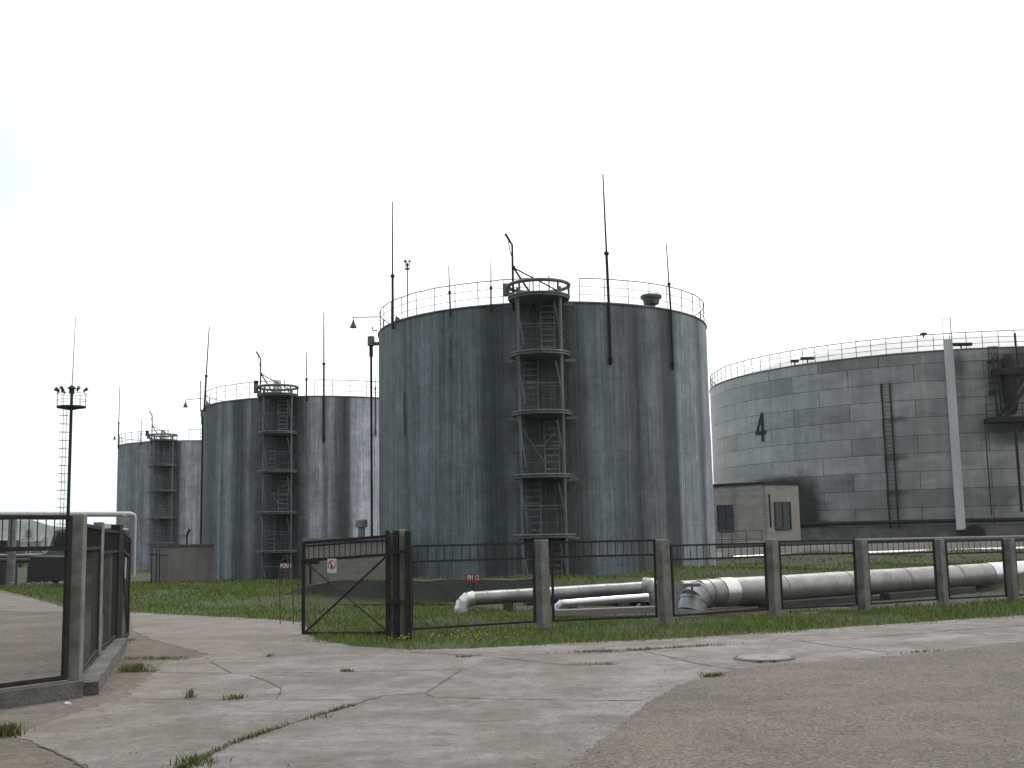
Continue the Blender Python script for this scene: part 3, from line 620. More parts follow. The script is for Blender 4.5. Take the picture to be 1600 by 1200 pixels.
# manway
m = MB(); q = on4(1521, 834, .1); nrm = Vector((q.x - T4[0], q.y - T4[1], 0)).normalized(); q = q - Vector((0,0,.2)); m.tube([q - nrm * .2, q + nrm * .45], .8, 28); m.tube([q + nrm * .4, q + nrm * .5], .92, 28); m.build('manway', M['steel_dark'], tank4, smooth=True)
# roof boxes seen over the rim
m = MB()
for px, py, w_ in ((1242, 572, .35), (1262, 568, .6)):
    m = MB(); q = on4(px, py, -.5); m.box(q + Vector((-w_, -.2, .35)), q + Vector((w_, .2, .58))); m.beam(q + Vector((0,0,-.6)), q + Vector((0,0,.4)), .1); m.build('roof_box', M['steel_dark'], tank4)
m = MB(); q = on4(1502, 546, -.4); m.box(q + Vector((-.9,-.2,.3)), q + Vector((.9,.2,.55))); m.beam(q + Vector((0,0,-.5)), q + Vector((0,0,.3)), .1)
m.build('roof_box', M['steel_dark'], tank4)
m = MB(); q = at(1443, 523, T4[1] - 6); m.lathe(q, [(.08,-1.4),(.08,0),(.36,0),(.33,.14),(.12,.22)], 14); m.build('roof_vent', M['steel_dark'], tank4)
# side stair of tank 4
st4 = thing('stair_tower', 'sooty dark stair with two long landings at the right edge of the clad tank', 'stair tower', on4(1590, 810, .2))
def land(px0, py, px1, h, dep):
    a = on4(px0, py, .2); th0 = hit(px0, py, *T4[:3])[0]; th_1 = hit(px1, py, *T4[:3])[0] if px1 < 1650 else th0 + .24
    m = MB(); N = 14
    for i in range(N):
        t0, t1 = th0 + (th_1 - th0) * i / N, th0 + (th_1 - th0) * (i + 1) / N
        m.add([cyl(*T4[:2], T4[2] + .1, t0, a.z), cyl(*T4[:2], T4[2] + .1, t1, a.z), cyl(*T4[:2], T4[2] + dep, t1, a.z), cyl(*T4[:2], T4[2] + dep, t0, a.z),
               cyl(*T4[:2], T4[2] + .1, t0, a.z + h), cyl(*T4[:2], T4[2] + .1, t1, a.z + h), cyl(*T4[:2], T4[2] + dep, t1, a.z + h), cyl(*T4[:2], T4[2] + dep, t0, a.z + h)],
              [(0,1,2,3),(7,6,5,4),(3,2,6,7),(0,4,5,1),(0,3,7,4),(1,5,6,2)])
    pl = m.build('landing', M['steel_dark'], st4)
    m = MB(); z = a.z + h
    for dz in (.55, 1.1): m.tube([cyl(*T4[:2], T4[2] + dep - .05, th0 + (th_1 - th0) * i / 12, z + dz) for i in range(13)], .035, 5)
    for i in range(7):
        q = cyl(*T4[:2], T4[2] + dep - .05, th0 + (th_1 - th0) * i / 6, z); m.tube([q, q + Vector((0,0,1.1))], .03, 5)
    m.build('guard_rail', M['steel_dark'], pl)
land(1537, 662, 1700, .42, 1.3); land(1548, 588, 1700, .55, 1.3)
land(1541, 567, 1556, .15, .9); land(1544, 616, 1556, .25, .9)
def pole4(px, y0, y1, r, off=1.2):
    a = on4(px, y0, off); b_ = on4(px, y1, off); m = MB(); m.tube([Vector((a.x, a.y, b_.z)), a], r, 8); m.build('post', M['steel_dark'], st4)
for px, y0, y1, r in ((1551, 558, 656, .1), (1558, 556, 656, .09), (1586, 520, 570, .07), (1586, 665, 800, .12), (1539, 665, 806, .05), (1544, 570, 610, .05)): pole4(px, y0, y1, r)
m = MB(); q = on4(1578, 600, .6); m.lathe(Vector((q.x, q.y, 0)), [(.25, on4(1578, 648, .6).z), (.5, on4(1578, 640, .6).z), (.5, on4(1578, 562, .6).z), (.3, on4(1578, 555, .6).z)], 16); m.build('collector_drum', M['steel_dark'], st4, smooth=True)
m = MB(); a = on4(1560, 655, 1.0); b_ = on4(1600, 590, 1.0); 
for o in (0, .9):
    m.beam(a + Vector((o*.3, -o, 0)), b_ + Vector((o*.3, -o, 0)), .08, .25)
m.build('stair_flight', M['steel_dark'], st4)

# ------------------------------------------------------------------ brick pump house in front of tank 4
s = Sh('pale_silicate_brick'); P = s.tc.outputs['Object']
def brick_mat(name, c1, c2, mort, stain):
    s = Sh(name); P = s.tc.outputs['Object']; x = s.n('SeparateXYZ', Vector=P); y = s.n('SeparateXYZ', out=1, Vector=P); z = s.n('SeparateXYZ', out=2, Vector=P)
    v = s.n('CombineXYZ', X=s.math('ADD', x, y), Y=z)
    bk = s.t.nodes.new('ShaderNodeTexBrick'); s.t.links.new(v, bk.inputs['Vector'])
    for k, q in (('Color1', (*c1,1)), ('Color2', (*c2,1)), ('Mortar', (*mort,1)), ('Scale', 1.), ('Mortar Size', .012), ('Brick Width', .26), ('Row Height', .088), ('Mortar Smooth', .3)): bk.inputs[k].default_value = q
    c = s.mix(s.rng(s.noise(P, .9, 6, .7), .45, .7, 0, .7), bk.outputs[0], stain); c = s.mix(.4, c, s.mix(s.noise(P, 5, 4), .45, 1.1), 'MULTIPLY')
    return s.done(c, .9, 0, bk.outputs[1], -.4, .01)
M['brick'] = brick_mat('pale_silicate_brick', (.43,.40,.37), (.34,.315,.29), (.2,.19,.175), (.19,.175,.16))
M['brick_tan'] = brick_mat('dull_tan_brick', (.31,.30,.265), (.26,.245,.22), (.17,.16,.145), (.19,.18,.16))
Yc = 86.; cA = at(1195, 757, Yc); zb = -.3; zt = cA.z
L = at(1080, 774, 90.5); Rr = at(1247, 757, 88.2)
hA, hL, hR = Vector((cA.x, cA.y, 0)), Vector((L.x, L.y, 0)), Vector((Rr.x, Rr.y, 0))
back = Vector((1.0, 4.5, 0))
house = thing('pump_house', 'small pale brick pump house with sooty roof in front of the clad tank', 'building', (cA.x, cA.y, zb))
m = MB(); foot = [hL, hA, hR, hR + back, hL + back]
m.prism([p + Vector((0,0,zb)) for p in foot], (0, 0, zt - zb)); m.build('wall', M['brick'], house)
m = MB(); ctr = sum(foot, Vector()) / 5; m.prism([ctr + (p - ctr) * 1.025 + Vector((0,0,zt)) for p in foot], (0, 0, .16)); m.prism([ctr + (p - ctr) * .9 + Vector((0,0,zt + .16)) for p in foot], (0,0,.08)); m.build('roof', M['steel_dark'], house)
def window(px0, py0, px1, py1, A, B):
    d = (B - A); nrm = Vector((d.y, -d.x, 0)).normalized()
    def on(px, py):
        r = ray(px, py); k = (nrm.dot(A)) / (nrm.x * r.x + nrm.y * r.y); return Vector((r.x * k, r.y * k, EYE + r.z * k))
    a, b_ = on(px0, (py0 + py1) / 2), on(px1, (py0 + py1) / 2); z1, z0 = on((px0+px1)/2, py0).z, on((px0+px1)/2, py1).z
    m = MB(); e = nrm * .03
    m.add([Vector((a.x,a.y,z0))+e, Vector((b_.x,b_.y,z0))+e, Vector((b_.x,b_.y,z1))+e, Vector((a.x,a.y,z1))+e], [(0,1,2,3)])
    w_ = m.build('window', M['glass'], house)
    m = MB(); up = Vector((0,0,1)); e = nrm * .06
    A0, B0, B1, A1 = [Vector((q.x, q.y, z)) + e for q, z in ((a,z0),(b_,z0),(b_,z1),(a,z1))]
    for p, q in ((A0,B0),(B0,B1),(B1,A1),(A1,A0)): m.beam(p, q, .09, .09)
    m.beam((A0+B0)/2, (A1+B1)/2, .06); m.beam(A0.lerp(A1,.66), B0.lerp(B1,.66), .05)
    m.build('frame', M['van_dark'], w_)
window(1122, 790, 1145.5, 830, hL, hA); window(1210.5, 785, 1234.5, 827, hA, hR)
m = MB(); q = hA + Vector((.25, -.2, 0)); m.tube([q + Vector((0,0,at(1200, 772, Yc).z)), q + Vector((0,0,at(1200, 824, Yc).z))], .07, 8); m.build('downpipe', M['steel_dark'], house)

# railing, dark pipes, silver pipe and parapet on the bank in front of tank 4
fr = thing('pipe_railing', 'low thin railing in front of the pump house window', 'railing', at(1150, 848, 80)); 
m = MB()
for dz in (829.5, 843): m.tube([at(1108, dz + .5, 80), at(1150, dz, 80), at(1192, dz - .8, 80)], .03, 5)
m.build('rail', M['steel_rail'], fr)
for px in (1127, 1143, 1166, 1190):
    m = MB(); a = at(px, 829, 80); m.tube([a, Vector((a.x, a.y, .2))], .035, 5); m.build('post', M['steel_rail'], fr)
def pipe(name, label, pts, r, mat, cat='pipe', group=None, n=16):
    m = MB(); m.tube(pts, r, n); return tag(m.build(name, mat, smooth=True), label, cat, group)
pipe('pipe', 'thick black pipe on the ground in front of the pump house', [at(1090, 857.5, 76), at(1210, 852, 76), at(1330, 848.5, 76), at(1640, 842, 76)], .27, M['pipe_dark'])
m = MB(); pts = [at(1090, 866, 70), at(1300, 858.5, 70), at(1420, 855.5, 70), at(1660, 850, 70)]
for a, b_ in zip(pts, pts[1:]): m.beam(a, b_, .5, .55)
M['pale_kerb'] = worn('pale_cast_kerb', (.52,.49,.45), (.38,.36,.33), 1.5, .85)
tag(m.build('parapet', M['pale_kerb']), 'long low pale concrete kerb below the clad tank', 'kerb')
sp = thing('bank_pipe', 'thin shiny silver pipe running along the grass bank below the clad tank', 'pipe', at(1300, 868, 65))
m = MB(); m.tube([at(1146, 871.5, 65), at(1210, 868.6, 65), at(1340, 865.2, 65), at(1462, 861, 66), at(1640, 856, 67)], .1, 12); m.build('cladding', M['lag_shiny'], sp, smooth=True)
for px, py in ((1172, 873), (1300, 868), (1430, 864), (1560, 860)):
    m = MB(); q = at(px, py, 65); m.box((q.x - .12, q.y - .12, -.2), (q.x + .12, q.y + .12, q.z)); m.build('support', M['block'], sp)
tag((lambda m: (m.box(at(1118, 871, 68), at(1127, 864, 68) + Vector((0, .5, 0))), m.build('concrete_block', M['white']))[1])(MB()), 'small whitish block lying on the bank beside the nearest tank', 'block')

# ------------------------------------------------------------------ retaining wall, valve chamber, valve pit
m = MB(); a, b_ = at(392, 938, 33.0), at(842, 938, 31.2); K = 24; vs = []
for k in range(K + 1):
    q = Vector((a.x, a.y, 0)).lerp(Vector((b_.x, b_.y, 0)), k / K); h0 = .08 + .52 * sm(0, .3, k / K) + random.uniform(-.02, .02)
    vs += [q + Vector((0, -.2 - random.uniform(0, .04), -.1)), q + Vector((0, .28, -.1)), q + Vector((0, .28, h0)), q + Vector((0, -.04, h0 + random.uniform(-.02, .02)))]
m.add(vs, [(4*i+j, 4*i+(j+1) % 4, 4*(i+1)+(j+1) % 4, 4*(i+1)+j) for i in range(K) for j in range(4)] + [(0,1,2,3), tuple(4*K+j for j in (3,2,1,0))])
tag(m.build('retaining_wall', M['bund']), 'low dark stained retaining wall at the foot of the nearest tank', 'wall')
Yv = 46.5; ch = thing('valve_chamber', 'low tan brick chamber with a mushroom vent seen through the wire gate', 'building', at(540, 905, Yv))
a, b_ = at(479, 846, Yv), at(607, 846, Yv)
m = MB(); m.box((a.x, Yv, -.2), (b_.x, Yv + 3, a.z)); m.build('wall', M['brick_tan'], ch)
m = MB(); m.box((a.x - .12, Yv - .12, a.z), (b_.x + .12, Yv + 3.1, a.z + .12)); m.build('roof', M['block'], ch)
m = MB(); q = at(565, 840, Yv + .8); z = a.z + .12; m.lathe((q.x, q.y, z), [(.14,0),(.14,.38),(.24,.42),(.24,.68),(.2,.72)], 16); m.build('roof_vent', M['steel_grey'], ch, smooth=True)
m = MB(); q = at(487, 890, Yv); m.tube([(q.x, Yv - .3, 0), (q.x, Yv - .3, q.z + .3)], .05, 6); m.box((q.x - .2, Yv - .36, q.z + .22), (q.x + .35, Yv - .24, q.z + .34)); m.build('pipe_stub', M['steel_dark'], ch)

Yp = 64.; pit = thing('valve_pit', 'square grey concrete valve pit on the grass left of the pale tank', 'valve pit', at(285, 900, Yp))
a, b_ = at(263, 854, Yp), at(334, 854, Yp); l = at(236, 852, Yp + 3.2)
m = MB(); fp = [Vector((a.x, Yp, 0)), Vector((b_.x, Yp, 0)), Vector((at(332, 854, Yp + 3.4).x, Yp + 3.4, 0)), Vector((l.x, l.y, 0))]
m.prism([p + Vector((0,0,-1.6)) for p in fp], (0,0,a.z + 1.6)); m.build('wall', M['block'], pit)
ctr = sum(fp, Vector()) / 4; m = MB(); m.prism([ctr + (p - ctr) * 1.04 + Vector((0,0,a.z)) for p in fp], (0,0,.1)); m.build('lid', M['plinth'], pit)
m = MB(); q = at(292, 852, Yp + 1); z = a.z + .1; m.tube([(q.x, q.y, z), (q.x, q.y, z + .55), (q.x - .02, q.y, z + .6)], .05, 8); m.tube([(q.x, q.y, z + .5), (q.x + .14, q.y, z + .82)], .07, 8); m.tube([(q.x - .25, q.y, z + .48), (q.x + .02, q.y, z + .46)], .03, 6); m.build('valve', M['steel_dark'], pit, smooth=True)
m = MB(); 
for px in (240, 247, 252): q = at(px, 870, Yp); m.tube([(q.x, Yp - .3, -1.3), (q.x, Yp - .3, at(px, 858, Yp).z)], .03, 5)
m.tube([at(233, 866, Yp - .3), at(262, 868, Yp - .3)], .03, 5); m.build('access_frame', M['steel_dark'], pit)

# ------------------------------------------------------------------ ground pipes behind the wire fence
A, B = at(1108, 919, 25.5), at(1665, 893.5, 34.6); A.z = .42; B.z = .44
bp = thing('big_pipe', 'thickest lagged pipe behind the fence with a bright new end section', 'pipe', (A.x, A.y, 0), 'lagged pipes behind the wire fence')
cutp = at(1535, 893, 32.4); kx = (cutp.x - A.x) / (B.x - A.x); Cc = A.lerp(B, kx)
def sag(p, q, n): return [p.lerp(q, i / n) + Vector((0, 0, random.uniform(-.004, .004))) for i in range(n + 1)]
m = MB(); m.tube(sag(A - (B-A).normalized()*.9, Cc, 14), .305, 28)
for i in (3, 6, 9, 12): 
    q = A.lerp(Cc, i / 14); d = (B - A).normalized() * .012; m.tube([q - d, q + d], .313, 28)
m.build('cladding', M['lag_dull'], bp, smooth=True)
m = MB(); m.tube(sag(Cc - (B-A).normalized()*.05, B, 6), .318, 28); m.build('new_cladding', M['lag_shiny'], bp, smooth=True)['label'] = 'bright silver new cladding'
pa, pb = at(1116, 917, 25.6), at(1135, 917, 26.); pa.z = pb.z = .42; d = (B - A).normalized(); q0 = A + d * .28
m = MB(); m.tube([q0, q0 + d * .42], .322, 28); m.build('patch_band', M['lag_shiny'], bp, smooth=True)
def elbow(parent, P0, dirs, r, seg, mat, name='elbow'):
    """Mitred lobster-back bend: short straight gores with a lap seam between them."""
    m = MB(); p = Vector(P0)
    for i, (d, L) in enumerate(dirs):
        d = Vector(d).normalized(); m.tube([p - d * .05, p + d * L], r * (1.0 + .015 * (i % 2)), 24); m.tube([p - d * .03, p + d * .02], r * 1.05, 24); p = p + d * L
    return m.build(name, mat, parent, smooth=True)
# branch bend in front of the big pipe, dropping towards the ground
e0 = at(1103, 918, 24.9); e0.z = .43
elbow(bp, e0 + Vector((.05,.05,.02)), [((-.8,-.45,-.05), .22), ((-.62,-.5,-.5), .24), ((-.3,-.35,-1), .26), ((-.12,-.1,-1), .5)], .295, 0, M['lag_new'])
m = MB(); q = at(1081, 914, 24.25); q.z = .57; m.box(q + Vector((-.2,-.16,.06)), q + Vector((.16,.16,.13))); m.box(q + Vector((-.02,-.02,-.2)), q + Vector((.02,.02,.06))); m.build('valve_plate', M['lag_grey'], bp)
def support(parent, px, py, Y, wd=.5, dp=.5, h=.16):
    q = at(px, py, Y); m = MB(); m.box((q.x - wd/2, Y - dp/2, -.1), (q.x + wd/2, Y + dp/2, h)); return m.build('support', M['bund'], parent, bevel=.02)
for px, Y, wd in ((1318, 28.6, .55), (1422, 30.3, .42), (1545, 32.6, .5)): support(bp, px, 930, Y, wd, .6, .17)
for (xa, xb, ya, lb) in ((1176, 1336, 936, 'left of two dark concrete beams lying under the thickest lagged pipe'), (1392, 1552, 927, 'right of two dark concrete beams lying under the thickest lagged pipe')):
    a, b_ = gp(xa, ya + 12), gp(xb, ya + 4); t_ = (a.x - A.x) / (B.x - A.x); a.y = A.y + (B.y - A.y) * t_ - .35; t_ = (b_.x - A.x) / (B.x - A.x); b_.y = A.y + (B.y - A.y) * t_ - .35
    m = MB(); m.beam(Vector((a.x, a.y, .07)), Vector((b_.x, b_.y, .07)), .3, .2); tag(m.build('concrete_beam', M['bund'], bevel=.02), lb, 'beam', 'concrete beams under the lagged pipe')
lp = pipe('pipe', 'dark pipe lying in the shade below the thickest lagged pipe', [Vector((at(1090, 935, 26.6).x, 26.4, .2)), Vector((at(1330, 926, 29.6).x, 29.5, .19)), Vector((at(1560, 915, 33.6).x, 33.4, .18))], .12, M['pipe_dark'], group='lagged pipes behind the wire fence')
# long grey pipe, left
A2, B2 = at(736, 935, 27.0), at(1014, 924.5, 28.6); A2.z = .33; B2.z = .42
p2_ = thing('long_pipe', 'long dull grey pipe with an elbow at its left end behind the fence', 'pipe', (A2.x, A2.y, 0), 'lagged pipes behind the wire fence')
m = MB(); m.tube(sag(A2, B2, 12), .16, 22)
for i in (1, 3, 5, 7, 9, 11): q = A2.lerp(B2, i / 12); d = (B2 - A2).normalized() * .012; m.tube([q - d, q + d], .167, 22)
m.build('cladding', M['lag_grey'], p2_, smooth=True)
elbow(p2_, A2 + Vector((.03,0,0)), [((-1,-.1,-.12), .1), ((-.8,-.2,-.7), .15), ((-.3,-.15,-1), .16), ((0,-.05,-1), .3)], .165, 0, M['lag_shiny'])
for k in (.2, .55, .85): q = A2.lerp(B2, k); m = MB(); m.box((q.x - .12, q.y - .2, -.1), (q.x + .12, q.y + .2, q.z - .14)); m.build('support', M['bund'], p2_)
elbow(p2_, B2 + Vector((-.08,-.02,0)), [((1,-.35,-.05), .12), ((.7,-.6,-.5), .2), ((.3,-.4,-1), .2), ((.05,-.1,-1), .4)], .25, 0, M['lag_new'])
# short shiny pipe
A3, B3 = at(880, 944, 25.4), at(1012, 936.5, 26.2); A3.z = .27; B3.z = .33
p3_ = thing('short_pipe', 'short thin shiny pipe in front of the long dull grey one', 'pipe', (A3.x, A3.y, 0), 'lagged pipes behind the wire fence')
m = MB(); m.tube(sag(A3, B3, 6), .082, 18); m.build('cladding', M['lag_shiny'], p3_, smooth=True)
elbow(p3_, A3 + Vector((.02,0,0)), [((-1,-.1,-.15), .07), ((-.8,-.15,-.7), .09), ((-.3,-.1,-1), .1), ((0,0,-1), .25)], .085, 0, M['lag_shiny'])
m = MB(); a, b_ = at(992, 951, 25.6), at(1000, 944, 25.6); m.beam(a, b_, .05, .05); m.build('strut', M['lag_shiny'], p3_)
tray = MB(); a, b_ = at(868, 962, 24.7), at(1034, 959, 25.0); tray.beam(Vector((a.x, a.y, .12)), Vector((b_.x, b_.y, .14)), .35, .12); tag(tray.build('concrete_sleeper', M['block']), 'long low concrete sleeper lying under the short shiny pipe', 'sleeper')

# ------------------------------------------------------------------ wire fence on the right, its gate, gate posts
def mesh_panel(m, a, b, z0, z1, cell=.042, r=.0014):
    """Chain link: two families of 45 degree wires clipped to the panel (a, b are ground points)."""
    a = Vector((a.x, a.y, 0)); b = Vector((b.x, b.y, 0)); d = b - a; W = d.length; d.normalize(); H = z1 - z0; nrm = Vector((-d.y, d.x, 0)) * r * .8
    st = cell * math.sqrt(2)
    for fam in (0, 1):
        c = -H + random.uniform(0, st)
        while c < W:
            s0, t0 = max(c, 0), max(-c, 0); s1 = min(c + H, W); t1 = s1 - c
            if s1 > s0:
                u0, u1 = (s0, s1) if fam == 0 else (W - s0, W - s1)
                o = nrm if fam else -nrm; m.tube([a + d * u0 + o + Vector((0,0,z0 + t0)), a + d * u1 + o + Vector((0,0,z0 + t1))], r, 3, caps=False)
            c += st
def panel(parent, a, b, ztop, zmid, zbot, bars=.16, frame=.036, cell=.042, r=.0014):
    a = Vector((a.x, a.y, 0)); b = Vector((b.x, b.y, 0)); d = (b - a).normalized(); Z = Vector((0,0,1)); m = MB()
    for z in (ztop, zmid, zbot): m.beam(a + Z*z, b + Z*z, frame, frame)
    m.beam(a + d*frame/2 + Z*(zbot - .02), a + d*frame/2 + Z*(ztop + .022), frame * 1.15, frame * 1.1, up=(-d.y, d.x, 0)); m.beam(b - d*frame/2 + Z*(zbot - .02), b - d*frame/2 + Z*(ztop + .022), frame * 1.15, frame * 1.1, up=(-d.y, d.x, 0))
    L = (b - a).length; k = max(2, int(L / bars))
    for i in range(1, k): q = a + d * (L * i / k); m.tube([q + Z*zmid, q + Z*ztop], .007, 4)
    fp = m.build('panel_frame', M['steel_dark'], parent)
    m = MB(); mesh_panel(m, a, b, zbot, zmid, cell, r); m.build('chain_link', M['wire'], fp)
    return fp
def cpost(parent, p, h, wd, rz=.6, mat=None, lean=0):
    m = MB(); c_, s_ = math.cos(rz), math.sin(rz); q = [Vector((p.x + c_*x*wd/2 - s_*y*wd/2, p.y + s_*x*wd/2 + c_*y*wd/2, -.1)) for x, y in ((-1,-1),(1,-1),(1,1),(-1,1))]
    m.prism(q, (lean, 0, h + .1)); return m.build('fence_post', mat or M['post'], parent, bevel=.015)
rf = thing('wire_fence', 'wire mesh fence of square concrete posts along the concrete road', 'fence', gp(850, 985))
RP = [(850,985,843,.20),(1041,977,843,.2),(1211,965,842,.2),(1351,957,842,.2),(1474,948,842,.2),(1583,942,841,.2),(1690,935,841,.2)]
gpost = gp(622, 1000)
pp = [gpost] + [gp(x, y) for x, y, _, _ in RP]; hts = [None] + [at(x, t, gp(x, y).y).z for x, y, t, _ in RP]
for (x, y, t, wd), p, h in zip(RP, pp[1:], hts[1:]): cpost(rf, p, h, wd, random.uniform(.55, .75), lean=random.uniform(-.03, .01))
for i in range(len(pp) - 1):
    a, b_ = pp[i], pp[i+1]; d = (b_ - a).normalized(); a2, b2 = a + d * (.24 if i == 0 else .17), b_ - d * .17
    zt = 1.6 if i == 0 else hts[i] - .06
    if i == 2: zt = hts[i] - .12
    panel(rf, a2, b2, zt, zt - .27, .17)
# concrete and steel gate posts
gt = thing('gate_post', 'paired concrete and black steel posts where the open wire gate is hinged', 'gate post', gpost)
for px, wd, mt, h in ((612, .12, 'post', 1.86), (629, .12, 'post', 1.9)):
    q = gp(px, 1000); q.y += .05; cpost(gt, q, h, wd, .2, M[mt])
for px, wd in ((620, .09), (639, .10), (607, .07)):
    q = gp(px, 1000); m = MB(); m.box((q.x - wd/2, q.y - .1, -.05), (q.x + wd/2, q.y + .06, 1.88 if px != 639 else 1.86)); m.build('steel_post', M['steel_dark'], gt)
m = MB(); q = gp(622, 1000)
for z in (1.48, .62): m = MB(); m.box((q.x - .17, q.y - .14, z), (q.x + .24, q.y - .11, z + .06)); m.build('strap', M['steel_dark'], gt)

def gate(label, H, Fr, zt0, zt1, zb0, zb1, sign=False):
    """Gate leaf from hinge point H to free edge Fr (ground points)."""
    g_ = thing('wire_gate', label, 'gate', H); Z = Vector((0,0,1)); H = Vector((H.x, H.y, 0)); Fr = Vector((Fr.x, Fr.y, 0))
    def P(k, z): return H.lerp(Fr, k) + Z * z
    def top(k): return zt0 + (zt1 - zt0) * k
    def bot(k): return zb0 + (zb1 - zb0) * k
    m = MB(); w_ = .06
    m.beam(P(0, bot(0)), P(0, top(0)), w_); m.beam(P(1, bot(1)), P(1, top(1)), w_)
    for dz in (0, -.07, -.33): m.beam(P(.01, top(0) + dz), P(.99, top(1) + dz), w_ * (.9 if dz != -.07 else .5))
    m.beam(P(.01, bot(0) + .02), P(.99, bot(1) + .02), w_)
    for k in range(1, 16): q = k / 16; m.tube([P(q, top(q) - .33), P(q, top(q) - .04)], .008, 4)
    m.build('gate_frame', M['steel_dark'], g_)
    m = MB(); m.tube([P(.02, top(0) - .36), P(.98, bot(1) + .04)], .018, 6); m.tube([P(.98, top(1) - .36), P(.02, bot(0) + .06)], .014, 6); m.build('brace', M['steel_dark'], g_)
    m = MB(); mesh_panel(m, H, Fr, (bot(0) + bot(1)) / 2 + .02, (top(0) + top(1)) / 2 - .34, .042); m.build('chain_link', M['wire'], g_)
    return g_
Hh = gp(607, 995); Fe = at(474, 990, 21.9); Fe.z = 0
gR = gate('open wire gate leaf with crossed braces and a round prohibition sign', Hh, Fe, at(607, 838, Hh.y).z, at(474, 848, 21.9).z, .05, -.0)
gd = (Fe - Hh).normalized(); gn = Vector((gd.y, -gd.x, 0)); gn = gn if gn.y < 0 else -gn
sp_ = thing('prohibition_sign', 'small white plate with a no fire symbol wired to the open gate', 'sign', at(517, 884, 21.2))
k = (at(517, 884, 21.3).x - Hh.x) / (Fe.x - Hh.x); ctr = Hh.lerp(Fe, k); ctr = Vector((ctr.x, ctr.y, at(517, 884, ctr.y).z)) + gn * .04
def pl(u, v, o=0.): return ctr - gd * u + Vector((0,0,v)) + gn * o
m = MB(); m.prism([pl(-.1,-.13), pl(.1,-.13), pl(.1,.13), pl(-.1,.13)], gn * .006); m.build('plate', M['white'], sp_)
m = MB(); m.tube([pl(.078*math.cos(a), .078*math.sin(a) + .02, .008) for a in np.linspace(0, 2*PI, 25)[:-1]], .009, 6, closed=True); m.tube([pl(-.055,.075,.009), pl(.055,-.035,.009)], .008, 6); m.build('red_ring', M['sign_red'], sp_)
m = MB(); m.prism([pl(-.02,-.04,.007), pl(.018,-.04,.007), pl(.012,.0,.007), pl(-.012,.06,.007), pl(-.03,.07,.007)], gn * .004); m.build('symbol', M['black'], sp_)

# ------------------------------------------------------------------ fire-point signs
def text_mesh(body, size, name, mat, parent, mwx):
    cu = bpy.data.curves.new(name, 'FONT'); cu.body = body; cu.size = size; cu.extrude = .003; cu.align_x = 'CENTER'; cu.align_y = 'CENTER'; cu.offset = size * .03
    tmp = bpy.data.objects.new('tmp', cu); COL.objects.link(tmp); dg = bpy.context.evaluated_depsgraph_get(); dg.update()
    me = bpy.data.meshes.new_from_object(tmp.evaluated_get(dg)); bpy.data.objects.remove(tmp); bpy.data.curves.remove(cu)
    me.transform(mwx); me.transform(Matrix.Translation(-ORG[parent.name])); me.materials.clear(); me.materials.append(mat); me.name = name
    o = bpy.data.objects.new(name, me); COL.objects.link(o); o.parent = parent; return o
def mark_sign(name, label, px, py, Y, w_, h_, body, size, low=0., red='red'):
    c_ = at(px, py, Y); rt = thing(name, label, 'sign', (c_.x, Y, 0))
    m = MB(); m.box((c_.x - w_/2, Y - .008, c_.z - h_/2), (c_.x + w_/2, Y + .008, c_.z + h_/2 - low)); m.build('plate', M[red], rt)
    text_mesh(body, size, 'lettering', M['white'], rt, Matrix.Translation((c_.x, Y - .012, c_.z + h_ * .06)) @ Matrix.Rotation(PI/2, 4, 'X') @ Matrix.Diagonal((.82, 1.25, 1, 1)))
    return rt, c_
r1, c1 = mark_sign('hydrant_sign', 'red sign reading PH 12 in front of the low dark retaining wall', 739.5, 903.5, 30.6, .37, .25, 'PH 12', .15)
m = MB(); m.tube([(c1.x, 30.63, -.05), (c1.x, 30.63, c1.z)], .016, 6); m.build('stake', M['steel_dark'], r1)
r2, c2 = mark_sign('hydrant_sign', 'red sign reading PON 1 hung in a hoop on two thin legs', 447, 885, 24.6, .25, .15, 'PON 1', .1, red='red_dark')
m = MB(); m.box((c2.x - .06, 24.593, c2.z - .24), (c2.x + .07, 24.605, c2.z - .08)); m.build('lower_plate', M['red_dark'], r2)
m = MB(); x0, x1 = at(438, 900, 24.6).x, at(457, 900, 24.6).x; zt = at(447, 868, 24.6).z
m.tube([(x0 + .0, 24.62, -.05), (x0 - .02, 24.62, zt - .18), (x0 + .05, 24.62, zt - .06), ((x0+x1)/2, 24.62, zt), (x1 - .05, 24.62, zt - .06), (x1, 24.62, zt - .18), (x1 + .02, 24.62, -.05)], .011, 6); m.build('hoop_frame', M['pipe_dark'], r2)

